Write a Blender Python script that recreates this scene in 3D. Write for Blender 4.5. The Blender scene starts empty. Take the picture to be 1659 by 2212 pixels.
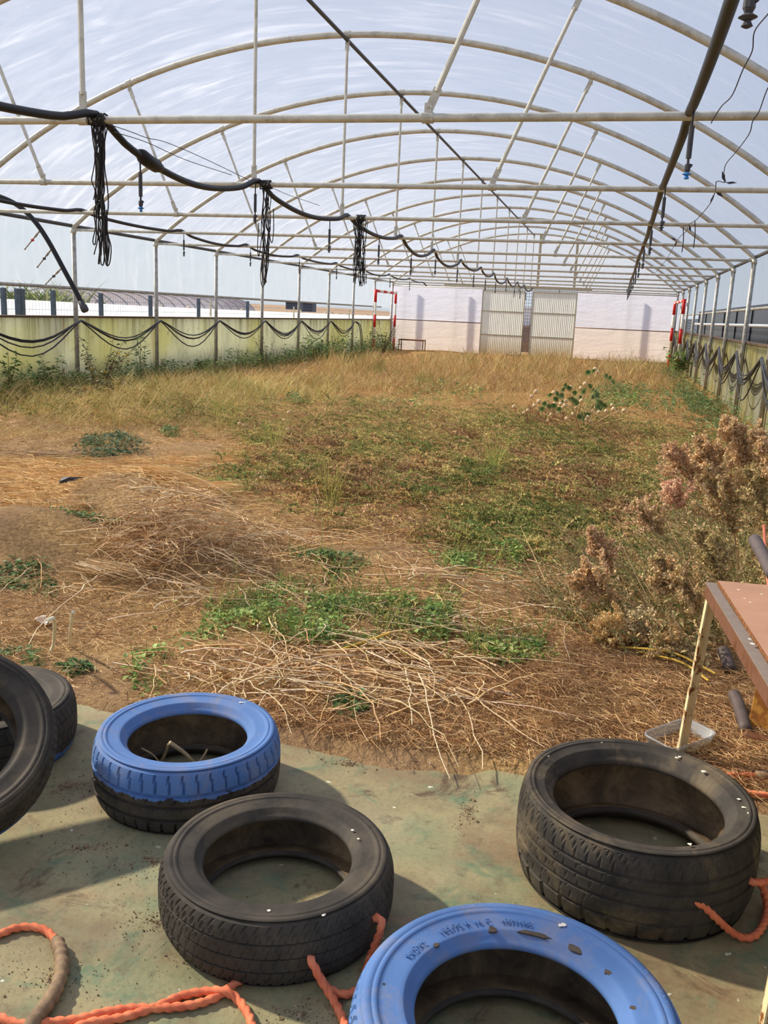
import bpy, bmesh, math, random
import numpy as np
from mathutils import Vector, Matrix, noise

random.seed(7)
rng = np.random.default_rng(7)
scene = bpy.context.scene
COL = scene.collection
PI = math.pi

# ------------------------------------------------------------------ camera
FPX, YAW, PITCH, ROLL, CAMH = 1944.0, -.2384, .2194, .0444, 1.6
_F = np.array([math.sin(YAW)*math.cos(PITCH), math.cos(YAW)*math.cos(PITCH), -math.sin(PITCH)])
_r = np.array([math.cos(YAW), -math.sin(YAW), 0.0])
_u = np.cross(_r, _F)
_R = math.cos(ROLL)*_r + math.sin(ROLL)*_u
_U = -math.sin(ROLL)*_r + math.cos(ROLL)*_u
_O = np.array([0, 0, CAMH])
cam_data = bpy.data.cameras.new('camera')
cam = bpy.data.objects.new('camera', cam_data)
COL.objects.link(cam)
cam_data.sensor_fit = 'VERTICAL'
cam_data.sensor_height = 24.0
cam_data.sensor_width = 18.0
cam_data.lens = FPX/2212*24.0
cam_data.clip_start = .05
cam_data.clip_end = 600
M = Matrix.Identity(4)
for i in range(3):
    M[i][0], M[i][1], M[i][2], M[i][3] = _R[i], _U[i], -_F[i], _O[i]
cam.matrix_world = M
scene.camera = cam

def ray(x, y):
    return _F + _R*(x-829.5)/FPX - _U*(y-1106)/FPX
def onz(x, y, z=0.0):                                   # pixel -> point on the level z
    d = ray(x, y); return _O + d*(z-CAMH)/d[2]
def onY(x, y, Y):
    d = ray(x, y); return _O + d*Y/d[1]
def onX(x, y, X):
    d = ray(x, y); return _O + d*X/d[0]

# ------------------------------------------------------------------ world, sun, exposure
world = bpy.data.worlds.new('sky')
scene.world = world
world.use_nodes = True
wn = world.node_tree
wn.nodes.clear()
w_out = wn.nodes.new('ShaderNodeOutputWorld')
w_bg = wn.nodes.new('ShaderNodeBackground')
w_tc = wn.nodes.new('ShaderNodeTexCoord')
w_sep = wn.nodes.new('ShaderNodeSeparateXYZ')
w_cr = wn.nodes.new('ShaderNodeValToRGB')
wn.links.new(w_tc.outputs['Generated'], w_sep.inputs[0])
wn.links.new(w_sep.outputs['Z'], w_cr.inputs[0])
wn.links.new(w_cr.outputs[0], w_bg.inputs[0])
wn.links.new(w_bg.outputs[0], w_out.inputs[0])
w_cr.color_ramp.elements[0].position = 0.0
w_cr.color_ramp.elements[0].color = (.60, .65, .70, 1)
w_cr.color_ramp.elements[1].position = .9
w_cr.color_ramp.elements[1].color = (.44, .48, .66, 1)
e = w_cr.color_ramp.elements.new(.22); e.color = (.52, .60, .74, 1)
w_bg.inputs[1].default_value = .88
sun_d = bpy.data.lights.new('sun', 'SUN')
sun_d.energy = 6.2
sun_d.color = (1.0, .89, .71)
sun_d.angle = math.radians(2.2)
sun = bpy.data.objects.new('sun', sun_d)
COL.objects.link(sun)
SUN_DIR = Vector((.85, -.22, -.62)).normalized()         # the way the light travels
sun.rotation_euler = SUN_DIR.to_track_quat('-Z', 'Y').to_euler()
vs = scene.view_settings
vs.view_transform = 'Standard'
vs.look = 'None'
vs.exposure = 0.36
vs.gamma = 1.0
vs.use_curve_mapping = False
cy = scene.cycles
cy.max_bounces = 8
cy.transparent_max_bounces = 24
cy.transmission_bounces = 6
cy.diffuse_bounces = 4
cy.use_denoising = True
cy.sample_clamp_indirect = 6.0

# ------------------------------------------------------------------ materials
def lin(c):
    c = c/255.0
    return c/12.92 if c <= .04045 else ((c+.055)/1.055)**2.4
def S(r, g, b):
    return (lin(r), lin(g), lin(b), 1.0)

class NT:
    def __init__(s, name):
        s.m = bpy.data.materials.new(name); s.m.use_nodes = True
        s.t = s.m.node_tree; s.t.nodes.clear()
        s.out = s.t.nodes.new('ShaderNodeOutputMaterial')
        s._pos = None
    def n(s, typ, **kw):
        nd = s.t.nodes.new(typ)
        for k, v in kw.items(): setattr(nd, k, v)
        return nd
    def l(s, a, b): s.t.links.new(a, b)
    def val(s, sock, v):
        if hasattr(v, 'is_linked') or isinstance(v, bpy.types.NodeSocket): s.l(v, sock)
        else: sock.default_value = v
    def pos(s):
        if s._pos is None:
            s._pos = s.n('ShaderNodeTexCoord').outputs['Object']
        return s._pos
    def noise(s, scale=5, detail=4, rough=.55, vec=None, dist=0.0):
        nd = s.n('ShaderNodeTexNoise')
        nd.inputs['Scale'].default_value = scale; nd.inputs['Detail'].default_value = detail
        nd.inputs['Roughness'].default_value = rough; nd.inputs['Distortion'].default_value = dist
        s.l(vec if vec is not None else s.pos(), nd.inputs['Vector'])
        return nd.outputs['Fac']
    def scaled(s, v):
        m = s.n('ShaderNodeMapping'); m.inputs['Scale'].default_value = v
        s.l(s.pos(), m.inputs['Vector']); return m.outputs[0]
    def ramp(s, fac, stops, interp='LINEAR'):
        cr = s.n('ShaderNodeValToRGB'); s.l(fac, cr.inputs[0])
        el = cr.color_ramp.elements
        cr.color_ramp.interpolation = interp
        while len(el) < len(stops): el.new(.5)
        for e_, (p, c) in zip(el, stops):
            e_.position = p; e_.color = c if len(c) == 4 else (*c, 1)
        return cr.outputs[0]
    def mask(s, fac, lo, hi):
        mr = s.n('ShaderNodeMapRange'); mr.inputs['From Min'].default_value = lo
        mr.inputs['From Max'].default_value = hi; s.l(fac, mr.inputs['Value']); return mr.outputs[0]
    def mix(s, fac, a, b, blend='MIX'):
        m = s.n('ShaderNodeMix'); m.data_type = 'RGBA'; m.blend_type = blend
        s.val(m.inputs[0], fac); s.val(m.inputs[6], a); s.val(m.inputs[7], b)
        return m.outputs[2]
    def math(s, op, a, b=0.0):
        m = s.n('ShaderNodeMath'); m.operation = op
        s.val(m.inputs[0], a); s.val(m.inputs[1], b); return m.outputs[0]
    def sep(s, vec=None):
        x = s.n('ShaderNodeSeparateXYZ'); s.l(vec if vec is not None else s.pos(), x.inputs[0]); return x.outputs
    def bump(s, h, strength=.3, dist=.01):
        b = s.n('ShaderNodeBump'); b.inputs['Strength'].default_value = strength
        b.inputs['Distance'].default_value = dist; s.l(h, b.inputs['Height']); return b.outputs[0]
    def bsdf(s, col, rough=.7, metal=0.0, normal=None, spec=.3):
        p = s.n('ShaderNodeBsdfPrincipled')
        s.val(p.inputs['Base Color'], col); s.val(p.inputs['Roughness'], rough)
        p.inputs['Metallic'].default_value = metal
        p.inputs['Specular IOR Level'].default_value = spec
        if normal is not None: s.l(normal, p.inputs['Normal'])
        s.l(p.outputs[0], s.out.inputs[0]); return p

def simple(name, col, rough=.7, metal=0.0, var=.25, scale=12, bump=.15):
    t = NT(name); f = t.noise(scale, 5)
    d = tuple(c*(1-var) for c in col[:3])+(1,); b = tuple(min(1, c*(1+var)) for c in col[:3])+(1,)
    c = t.ramp(f, [(.3, d), (.7, b)])
    t.bsdf(c, rough, metal, t.bump(f, bump, .004)); return t.m

def steel(name, base=S(206, 204, 190), dark=S(172, 168, 154), rough=.5, metal=.35):
    t = NT(name)
    f = t.noise(9, 6, .65); g = t.noise(60, 3)
    c = t.ramp(f, [(.3, dark), (.55, base)])
    c = t.mix(t.mask(g, .64, .70), c, S(236, 233, 224))
    t.bsdf(c, rough, metal, t.bump(g, .1, .002)); return t.m

def film(name, tr=.5, tl=.40, tint=(.93, .94, .97, 1), tcol=(.9, .9, .92, 1), streak=.12, gl=.06):
    t = NT(name)
    v = t.scaled((.5, 2.2, 2.2)); f = t.noise(1.6, 5, .6, v, .8); g = t.noise(7, 4)
    h = t.math('ADD', f, t.math('MULTIPLY', g, .3))
    nrm = t.bump(h, .35, .05)
    d2 = t.math('MULTIPLY', t.mask(t.noise(1.3, 2.5, .5, t.scaled((.7, 3.2, .7)), .6), .54, .70), min(.5, streak*4))
    a = t.n('ShaderNodeBsdfTransparent'); a.inputs[0].default_value = tint
    b = t.n('ShaderNodeBsdfTranslucent'); t.l(t.mix(d2, tcol, (.96, .96, .98, 1)), b.inputs[0]); t.l(nrm, b.inputs['Normal'])
    c = t.n('ShaderNodeBsdfGlossy'); c.inputs['Roughness'].default_value = .25; t.l(nrm, c.inputs['Normal'])
    m1 = t.n('ShaderNodeMixShader')
    k = tl/(tr+tl)
    fac = t.math('ADD', k-streak/2, t.math('MULTIPLY', t.mask(f, .35, .7), streak))
    fac = t.math('ADD', fac, t.math('MULTIPLY', d2, streak))
    t.l(fac, m1.inputs[0]); t.l(a.outputs[0], m1.inputs[1]); t.l(b.outputs[0], m1.inputs[2])
    m2 = t.n('ShaderNodeMixShader'); m2.inputs[0].default_value = gl
    t.l(m1.outputs[0], m2.inputs[1]); t.l(c.outputs[0], m2.inputs[2])
    t.l(m2.outputs[0], t.out.inputs[0]); return t.m

def plant(name, rough=.75, trans=.25, var=.18):
    """colour of each blade or leaf comes from its own 'col' attribute"""
    t = NT(name)
    at = t.n('ShaderNodeAttribute'); at.attribute_name = 'col'
    f = t.noise(30, 2)
    c = t.mix(1.0, at.outputs['Color'], t.ramp(f, [(.3, (1-var,)*3), (.7, (1+var,)*3)]), 'MULTIPLY')
    d = t.n('ShaderNodeBsdfPrincipled'); t.l(c, d.inputs['Base Color'])
    d.inputs['Roughness'].default_value = rough; d.inputs['Specular IOR Level'].default_value = .2
    tr = t.n('ShaderNodeBsdfTranslucent'); t.l(c, tr.inputs[0])
    m = t.n('ShaderNodeMixShader'); m.inputs[0].default_value = trans
    t.l(d.outputs[0], m.inputs[1]); t.l(tr.outputs[0], m.inputs[2]); t.l(m.outputs[0], t.out.inputs[0])
    return t.m

def mat_soil():
    t = NT('soil')
    a = t.noise(.55, 5, .6); b = t.noise(6, 6, .65); c = t.noise(45, 5, .7)
    col = t.ramp(b, [(.25, S(104, 80, 58)), (.5, S(146, 116, 88)), (.78, S(172, 142, 112))])
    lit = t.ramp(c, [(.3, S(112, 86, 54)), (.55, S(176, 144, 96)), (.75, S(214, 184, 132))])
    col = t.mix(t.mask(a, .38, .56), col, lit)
    x, y, z = t.sep()
    far = t.mask(y, 9, 16)
    grass = t.ramp(c, [(.3, S(116, 84, 48)), (.55, S(176, 136, 84)), (.75, S(188, 156, 96))])
    col = t.mix(far, col, grass)
    h = t.math('ADD', b, t.math('MULTIPLY', c, .6))
    t.bsdf(col, .95, 0, t.bump(h, .8, .03), .1); return t.m

def mat_slab():
    t = NT('painted_concrete')
    a = t.noise(1.6, 6, .6); b = t.noise(5.5, 6, .65, None, .6); c = t.noise(60, 4, .6); d = t.noise(2.7, 7, .7)
    col = t.ramp(a, [(.34, S(128, 116, 86)), (.5, S(154, 144, 106)), (.66, S(122, 132, 98))])
    col = t.mix(t.mask(b, .52, .66), col, S(98, 122, 92))
    col = t.mix(t.math('MULTIPLY', t.mask(d, .48, .66), .8), col, S(134, 108, 80))
    col = t.mix(t.mask(t.noise(3.3, 8, .75, None, 1.2), .555, .65), col, S(92, 74, 54))
    col = t.mix(t.math('MULTIPLY', t.mask(t.noise(13, 7, .75), .54, .68), .6), col, S(104, 84, 62))
    col = t.mix(t.mask(t.noise(24, 2, .5), .735, .76), col, S(214, 210, 188))
    col = t.mix(t.math('MULTIPLY', t.mask(t.noise(1.1, 4), .5, .62), .45), col, S(166, 160, 130))
    col = t.mix(t.math('MULTIPLY', t.mask(c, .5, .75), .35), col, S(92, 80, 60))
    r = t.mask(a, .2, 1.5)
    t.bsdf(col, .62, 0, t.bump(t.math('ADD', c, b), .15, .01), .35); return t.m

def mat_wall(name, base, algae, k=0.0, glow=0.0):
    t = NT(name)
    x, y, z = t.sep()
    v = t.scaled((1, 1.0, .12)); s1 = t.noise(2.6, 6, .65, v); s2 = t.noise(.5, 3); s3 = t.noise(7, 6, .6)
    col = t.ramp(s3, [(.3, tuple(c*.86 for c in base[:3])+(1,)), (.7, base)])
    col = t.mix(t.math('MULTIPLY', t.mask(s2, .44, .58), .75), col, algae)
    v2 = t.scaled((1, 2.4, .10)); s4 = t.noise(2.0, 6, .7, v2)
    drip = t.math('MULTIPLY', t.mask(s4, .55-k, .72-k), t.mask(z, .5, 1.25))
    col = t.mix(drip, col, S(112, 110, 34))
    col = t.mix(t.math('MULTIPLY', t.mask(s1, .60, .72), .7), col, S(168, 128, 72))
    col = t.mix(t.math('MULTIPLY', t.mask(t.noise(3.2, 8, .7), .60, .64), .6), col, S(150, 138, 104))
    p = t.bsdf(col, .85, 0, t.bump(s3, .2, .01), .2)
    if glow:                                            # thin fibreglass panel: the sun outside shines through it
        tr = t.n('ShaderNodeBsdfTranslucent'); t.l(t.mix(.3, col, (.93, .95, .90, 1)), tr.inputs[0])
        m = t.n('ShaderNodeMixShader'); m.inputs[0].default_value = glow
        t.l(p.outputs[0], m.inputs[1]); t.l(tr.outputs[0], m.inputs[2]); t.l(m.outputs[0], t.out.inputs[0])
    return t.m

def mat_tyre(name, paint=None, upto=None, top=True, dusty=.5, w=.2):
    """black rubber; paint is a coat of blue on the sidewall and part of the tread"""
    t = NT(name)
    x, y, z = t.sep()
    f = t.noise(9, 6, .65); g = t.noise(40, 4); n = t.noise(16, 5, .65)
    rub = t.ramp(f, [(.3, S(48, 45, 41)), (.7, S(80, 73, 64))])
    rub = t.mix(t.math('MULTIPLY', t.mask(t.noise(4.2, 6, .7, None, .5), .52, .74), dusty), rub, S(136, 118, 88))
    col, rough = rub, .74
    if paint is not None:
        pc = t.ramp(t.noise(7, 5, .6), [(.3, paint), (.72, tuple(min(1, c*1.18+.01) for c in paint[:3])+(1,))])
        pc = t.mix(t.math('MULTIPLY', t.mask(t.noise(6, 7, .72, None, .6), .5, .68), .6), pc, S(140, 134, 138))
        edge = t.math('ADD', z, t.math('MULTIPLY', t.math('SUBTRACT', n, .5), .055))
        m = t.mask(edge, upto-.0015, upto+.0015) if top else t.mask(edge, upto+.0015, upto-.0015)
        chip = t.mask(t.noise(13, 3, .5), .735, .75)
        m = t.math('MULTIPLY', m, t.math('SUBTRACT', 1.0, chip))
        col = t.mix(m, rub, pc)
    t.bsdf(col, rough, 0, t.bump(t.math('ADD', g, f), .12, .004), .25); return t.m

def mat_rust(name, paint, rust=S(120, 66, 28), lo=.5, hi=.58, scale=9):
    t = NT(name)
    f = t.noise(scale, 8, .7); g = t.noise(30, 5)
    c = t.ramp(g, [(.3, tuple(x*.82 for x in paint[:3])+(1,)), (.7, paint)])
    r = t.ramp(g, [(.3, tuple(x*.5 for x in rust[:3])+(1,)), (.7, rust)])
    c = t.mix(t.mask(f, lo, hi), c, r)
    t.bsdf(c, .65, 0, t.bump(g, .25, .004), .3); return t.m

def mat_rope(name):
    t = NT(name); f = t.noise(22, 5, .6)
    c = t.ramp(f, [(.28, S(206, 104, 74)), (.55, S(232, 132, 92)), (.8, S(230, 152, 118))])
    t.bsdf(c, .8, 0, t.bump(t.noise(160, 2), .3, .002), .2); return t.m

MAT = dict(
    steel=steel('galvanised_steel'), steel_dark=steel('weathered_steel', S(174, 172, 164), S(132, 128, 120)),
    dark_pipe=simple('dark_and_backlit_pipe', S(70, 70, 70), .5), hose=simple('black_polyethylene', S(30, 30, 33), .45, 0, .2, 30),  # pipe grey: ridge's own dark tone, eave pipes' backlit shade painted in
    cable=simple('dusty_black_hose', S(62, 62, 66), .5, 0, .25, 20), twine=simple('black_twine', S(48, 46, 44), .7, 0, .4, 20),
    wire=simple('dark_wire', S(58, 54, 60), .6), nozzle=simple('nozzle_plastic', S(70, 70, 74), .5), blue_nozzle=simple('blue_nozzle', S(58, 130, 205), .4),
    red=simple('red_nozzle', S(215, 60, 60), .4),
    film=film('roof_film', .69, .17, tint=(.91, .92, .95, 1), tcol=(.58, .60, .70, 1), streak=.14), curtain=film('curtain_film', .66, .15, tint=(.88, .90, .92, 1), tcol=(.55, .60, .66, 1), streak=.06), end_low=film('end_film_pinkish', .04, .80, tcol=(.86, .80, .75, 1), streak=.06), gable=film('gable_film', .34, .50, tcol=(.78, .84, .93, 1), streak=.06), end_film=film('end_film', .05, .80, tcol=(.80, .82, .93, 1), streak=.06),
    soil=mat_soil(), slab=mat_slab(),
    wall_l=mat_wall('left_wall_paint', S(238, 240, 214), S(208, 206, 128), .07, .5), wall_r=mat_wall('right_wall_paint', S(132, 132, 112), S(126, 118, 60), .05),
    cap=mat_rust('wall_cap_metal', S(88, 74, 58), S(120, 80, 44)),
    plant=plant('plant_tissue'), straw=plant('dry_straw', .8, .12), leaf=plant('green_leaf', .55, .3),
    rope=mat_rope('orange_rope'), tape=simple('brown_tape', S(140, 116, 88), .7, 0, .35, 30, .5), green_tape=simple('green_tape', S(52, 110, 92), .6),
    table_paint=mat_rust('cream_paint_on_steel', S(236, 214, 168), S(140, 84, 40), .52, .57, 12), table_brown=mat_rust('rusty_brown_steel', S(120, 82, 62), S(120, 70, 36), .5, .66),
    table_grey=mat_rust('worn_grey_steel', S(138, 124, 112), S(130, 96, 70), .6, .75), board=simple('brown_board', S(176, 134, 108), .75, 0, .1, 6), fibre=simple('board_core', S(128, 84, 48), .9, 0, .4, 60, .6),
    white_paint=simple('white_paint', S(236, 228, 212), .6, 0, .06), red_paint=simple('red_paint', S(214, 42, 40), .55, 0, .1),
    rust_steel=mat_rust('rusty_steel', S(136, 94, 60), S(110, 64, 32)), pale_rail=mat_rust('pale_rail', S(196, 188, 160), S(150, 122, 84), .58, .7),
    white_mulch=simple('white_sheet', S(246, 246, 244), .8, 0, .03), fence=simple('fence_post_paint', S(84, 96, 112), .6), mesh=simple('fence_wire', S(110, 122, 136), .6),
    far_soil=simple('brown_field', S(158, 132, 106), .95, 0, .25, .8), stone=simple('pale_stone', S(176, 160, 140), .9, 0, .3, 3), dark_box=simple('dark_box', S(58, 66, 84), .6),
    grey_tunnel=simple('grey_tunnel_film', S(176, 184, 192), .5, 0, .08, 2), tunnel_rib=simple('tunnel_rib', S(160, 166, 172), .6),
    black_plastic=simple('black_plastic_scrap', S(52, 54, 62), .45), paper=simple('white_scrap', S(226, 220, 212), .8, 0, .08),
    grip=simple('grey_grip', S(96, 86, 86), .75, 0, .2, 20), orange_rod=simple('orange_rod', S(206, 118, 92), .6), plate=mat_rust('ochre_plate', S(184, 130, 50), S(150, 90, 30)), black_pipe=simple('dark_steel_pipe', S(84, 72, 68), .6, 0, .3),
    sediment=simple('dry_sediment', S(196, 158, 118), .9, 0, .2, 20), crumb=simple('dirt_crumbs', S(104, 82, 58), .95, 0, .35, 3),
    dropping=simple('white_dropping', S(226, 222, 206), .8, 0, .08), stick=simple('dry_twig', S(176, 158, 122), .8, 0, .2, 30),
    dark_glass=None, silver=steel('silver_pipe', S(222, 224, 226), S(170, 175, 178), .3, .7), frame_dark=simple('dark_frame', S(36, 42, 50), .6),
    base_brown=simple('dim_mound', S(120, 92, 66), .95),
)
def glass_mat(name, col, tr, rough=.15, var=.2):
    t = NT(name)
    a = t.n('ShaderNodeBsdfTransparent'); a.inputs[0].default_value = col
    b = t.n('ShaderNodeBsdfPrincipled'); b.inputs['Base Color'].default_value = col; b.inputs['Roughness'].default_value = rough
    f = t.noise(14, 5)
    m = t.n('ShaderNodeMixShader'); t.l(t.math('ADD', 1-tr-var/2, t.math('MULTIPLY', f, var)), m.inputs[0])
    t.l(a.outputs[0], m.inputs[1]); t.l(b.outputs[0], m.inputs[2]); t.l(m.outputs[0], t.out.inputs[0]); return t.m
MAT['dark_glass'] = glass_mat('dark_netting', S(30, 38, 46), .08, .35)
MAT['tub'] = glass_mat('clear_plastic_tub', (.74, .76, .77, 1), .72, .25, .03)
def sheet_mat():
    t = NT('fibreglass_sheet')
    x, y, z = t.sep()
    f = t.noise(2.2, 6, .65, t.scaled((3, 1, .6)))
    c = t.ramp(f, [(.3, S(232, 238, 228)), (.7, S(248, 250, 242))])
    c = t.mix(t.math('MULTIPLY', t.mask(z, .9, .1), .75), c, S(196, 178, 132))
    c = t.mix(t.math('MULTIPLY', t.mask(t.noise(4, 7, .7), .56, .68), .5), c, S(200, 196, 164))
    a = t.n('ShaderNodeBsdfTranslucent'); t.l(c, a.inputs[0])
    b = t.n('ShaderNodeBsdfPrincipled'); t.l(c, b.inputs['Base Color']); b.inputs['Roughness'].default_value = .5
    m = t.n('ShaderNodeMixShader'); m.inputs[0].default_value = .35
    t.l(a.outputs[0], m.inputs[1]); t.l(b.outputs[0], m.inputs[2]); t.l(m.outputs[0], t.out.inputs[0]); return t.m
MAT['sheet'] = sheet_mat()

# ------------------------------------------------------------------ mesh helpers
def newmesh(name, v, f, mat, smooth=False, col=None):
    me = bpy.data.meshes.new(name)
    if isinstance(v, np.ndarray) and isinstance(f, np.ndarray):
        nv, nf, k = len(v), len(f), f.shape[1]
        me.vertices.add(nv); me.vertices.foreach_set('co', v.astype(np.float32).ravel())
        me.loops.add(nf*k); me.loops.foreach_set('vertex_index', f.astype(np.int32).ravel())
        me.polygons.add(nf)
        me.polygons.foreach_set('loop_start', np.arange(0, nf*k, k, dtype=np.int32))
        me.update(calc_edges=True); me.validate()
    else:
        me.from_pydata([tuple(map(float, p)) for p in v], [], [tuple(q) for q in f])
    if col is not None:
        at = me.attributes.new('col', 'FLOAT_COLOR', 'POINT')
        c4 = np.ones((len(v), 4), np.float32); c4[:, :3] = np.asarray(col)[:, :3]
        at.data.foreach_set('color', c4.ravel())
    if mat is not None: me.materials.append(mat)
    if smooth: me.polygons.foreach_set('use_smooth', np.ones(len(me.polygons), bool))
    return me

def obj(name, me, parent=None, loc=None, rot=None, **props):
    o = bpy.data.objects.new(name, me)
    COL.objects.link(o)
    if parent is not None: o.parent = parent
    if loc is not None: o.location = loc
    if rot is not None: o.rotation_euler = rot
    for k, v in props.items():
        if v is not None: o[k] = v
    return o

def thing(name, label, cat, loc=(0, 0, 0), rot=(0, 0, 0), group=None, me=None):
    return obj(name, me, None, loc, rot, label=label, category=cat, group=group)

class MB:
    def __init__(s): s.v, s.f, s.c = [], [], []
    def add(s, v, f, c=None):
        o = len(s.v); s.v += [tuple(p) for p in v]; s.f += [tuple(i+o for i in q) for q in f]
        if c is not None: s.c += [c]*len(v)
        return s
    def tube(s, path, rad, sides=8, caps=True, c=None, lobes=0, pitch=.05, amp=.22):
        P = np.array(path, float); n = len(P)
        r = np.full(n, rad) if np.isscalar(rad) else np.array(rad, float)
        T = np.gradient(P, axis=0); T /= np.linalg.norm(T, axis=1)[:, None]+1e-12
        up = np.array([0, 0, 1.0]) if abs(T[0, 2]) < .9 else np.array([1.0, 0, 0])
        N = np.cross(T[0], up); N /= np.linalg.norm(N)
        rings = []; L = 0.0
        for i in range(n):
            if i:
                L += np.linalg.norm(P[i]-P[i-1])
                N = N-T[i]*np.dot(N, T[i]); N /= np.linalg.norm(N)+1e-12
            B = np.cross(T[i], N)
            ph = 2*PI*L/pitch/max(lobes, 1) if lobes else 0
            for k in range(sides):
                a = 2*PI*k/sides
                rr = r[i]*(1+amp*math.cos(lobes*(a-ph)) if lobes else 1)
                rings.append(P[i]+rr*(math.cos(a)*N+math.sin(a)*B))
        f = [(i*sides+k, i*sides+(k+1) % sides, (i+1)*sides+(k+1) % sides, (i+1)*sides+k) for i in range(n-1) for k in range(sides)]
        if caps: f += [tuple(range(sides-1, -1, -1)), tuple((n-1)*sides+k for k in range(sides))]
        return s.add(rings, f, c)
    def box(s, a, b, c=None):
        (x0, y0, z0), (x1, y1, z1) = a, b
        v = [(x0, y0, z0), (x1, y0, z0), (x1, y1, z0), (x0, y1, z0), (x0, y0, z1), (x1, y0, z1), (x1, y1, z1), (x0, y1, z1)]
        return s.add(v, [(3, 2, 1, 0), (4, 5, 6, 7), (0, 1, 5, 4), (1, 2, 6, 5), (2, 3, 7, 6), (3, 0, 4, 7)], c)
    def hexa(s, p8):
        return s.add(p8, [(3, 2, 1, 0), (4, 5, 6, 7), (0, 1, 5, 4), (1, 2, 6, 5), (2, 3, 7, 6), (3, 0, 4, 7)])
    def lump(s, c, r, seed=0, sub=1, squash=1.0, col=None, jit=.25):
        bm = bmesh.new(); bmesh.ops.create_icosphere(bm, subdivisions=sub, radius=1)
        rr = random.Random(seed)
        v = []
        for q in bm.verts:
            k = 1+jit*(rr.random()-.5)*2
            v.append((c[0]+q.co.x*r*k, c[1]+q.co.y*r*k, c[2]+q.co.z*r*k*squash))
        f = [tuple(x.index for x in p.verts) for p in bm.faces]; bm.free()
        return s.add(v, f, col)
    def mesh(s, name, mat, smooth=False):
        return newmesh(name, s.v, s.f, mat, smooth, s.c if s.c else None)
    def build(s, name, mat, parent=None, smooth=False, **props):
        return obj(name, s.mesh(name, mat, smooth), parent, **props)

def catmull(pts, per=8):
    P = np.array(pts, float)
    P = np.vstack([2*P[0]-P[1], P, 2*P[-1]-P[-2]])
    out = []
    for i in range(1, len(P)-2):
        for k in range(per):
            t = k/per
            out.append(.5*((2*P[i])+(-P[i-1]+P[i+1])*t+(2*P[i-1]-5*P[i]+4*P[i+1]-P[i+2])*t*t+(-P[i-1]+3*P[i]-3*P[i+1]+P[i+2])*t**3))
    out.append(P[-2]); return np.array(out)

def copy_tree(o, parent=None):
    c = o.copy(); COL.objects.link(c)
    if parent is not None: c.parent = parent
    for ch in list(o.children): copy_tree(ch, c)
    return c

ORD = ['zeroth', 'first', 'second', 'third', 'fourth', 'fifth', 'sixth', 'seventh', 'eighth', 'ninth', 'tenth', 'eleventh', 'twelfth']

# ------------------------------------------------------------------ the tunnel: sizes
XL, XR, XC = -9.52, 2.29, -3.6176
EAVE, APEX, TIE = 2.81, 4.97, 2.77
Y1, BAY, NT_ = 5.80, 3.013, 12
YEND = Y1+BAY*(NT_-1)
def YT(n): return Y1+BAY*(n-1)
HALF = (XR-XL)/2
RARC = (HALF**2+(APEX-EAVE)**2)/(2*(APEX-EAVE)); ZARC = APEX-RARC
def arcz(x, off=0.0): return ZARC+math.sqrt(max(0, (RARC+off)**2-(x-XC)**2))

# ------------------------------------------------------------------ ground
def gauss(x, y, cx, cy, sx, sy): return np.exp(-((x-cx)/sx)**2-((y-cy)/sy)**2)
MOUNDS = [(*onz(60, 1190)[:2], .75, .45, .27), (*onz(290, 1085)[:2], .6, .40, .20), (*onz(450, 985)[:2], .8, .5, .07), (*onz(100, 1110)[:2], .9, .3, -.06),
          (*onz(900, 1020)[:2], 2.5, 1.2, .08), (*onz(400, 870)[:2], 4, 1.5, .12), (*onz(385, 1215)[:2], .5, .28, .11), (*onz(560, 1190)[:2], .45, .25, .08)]
def gz(x, y):
    x = np.asarray(x, float); y = np.asarray(y, float)
    z = .03*np.sin(x*1.7+.6*y)*np.cos(y*1.3-.4*x)+.02*np.sin(x*4.1+1.3)*np.sin(y*3.7)
    for cx, cy, sx, sy, h in MOUNDS: z = z+h*gauss(x, y, cx, cy, sx, sy)
    k = np.clip((y-3.0)/.5, 0, 1)
    return z*k+.012*np.clip((y-2.95)/.1, 0, 1)-.03*np.clip((3.0-y)/.1, 0, 1)

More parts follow.
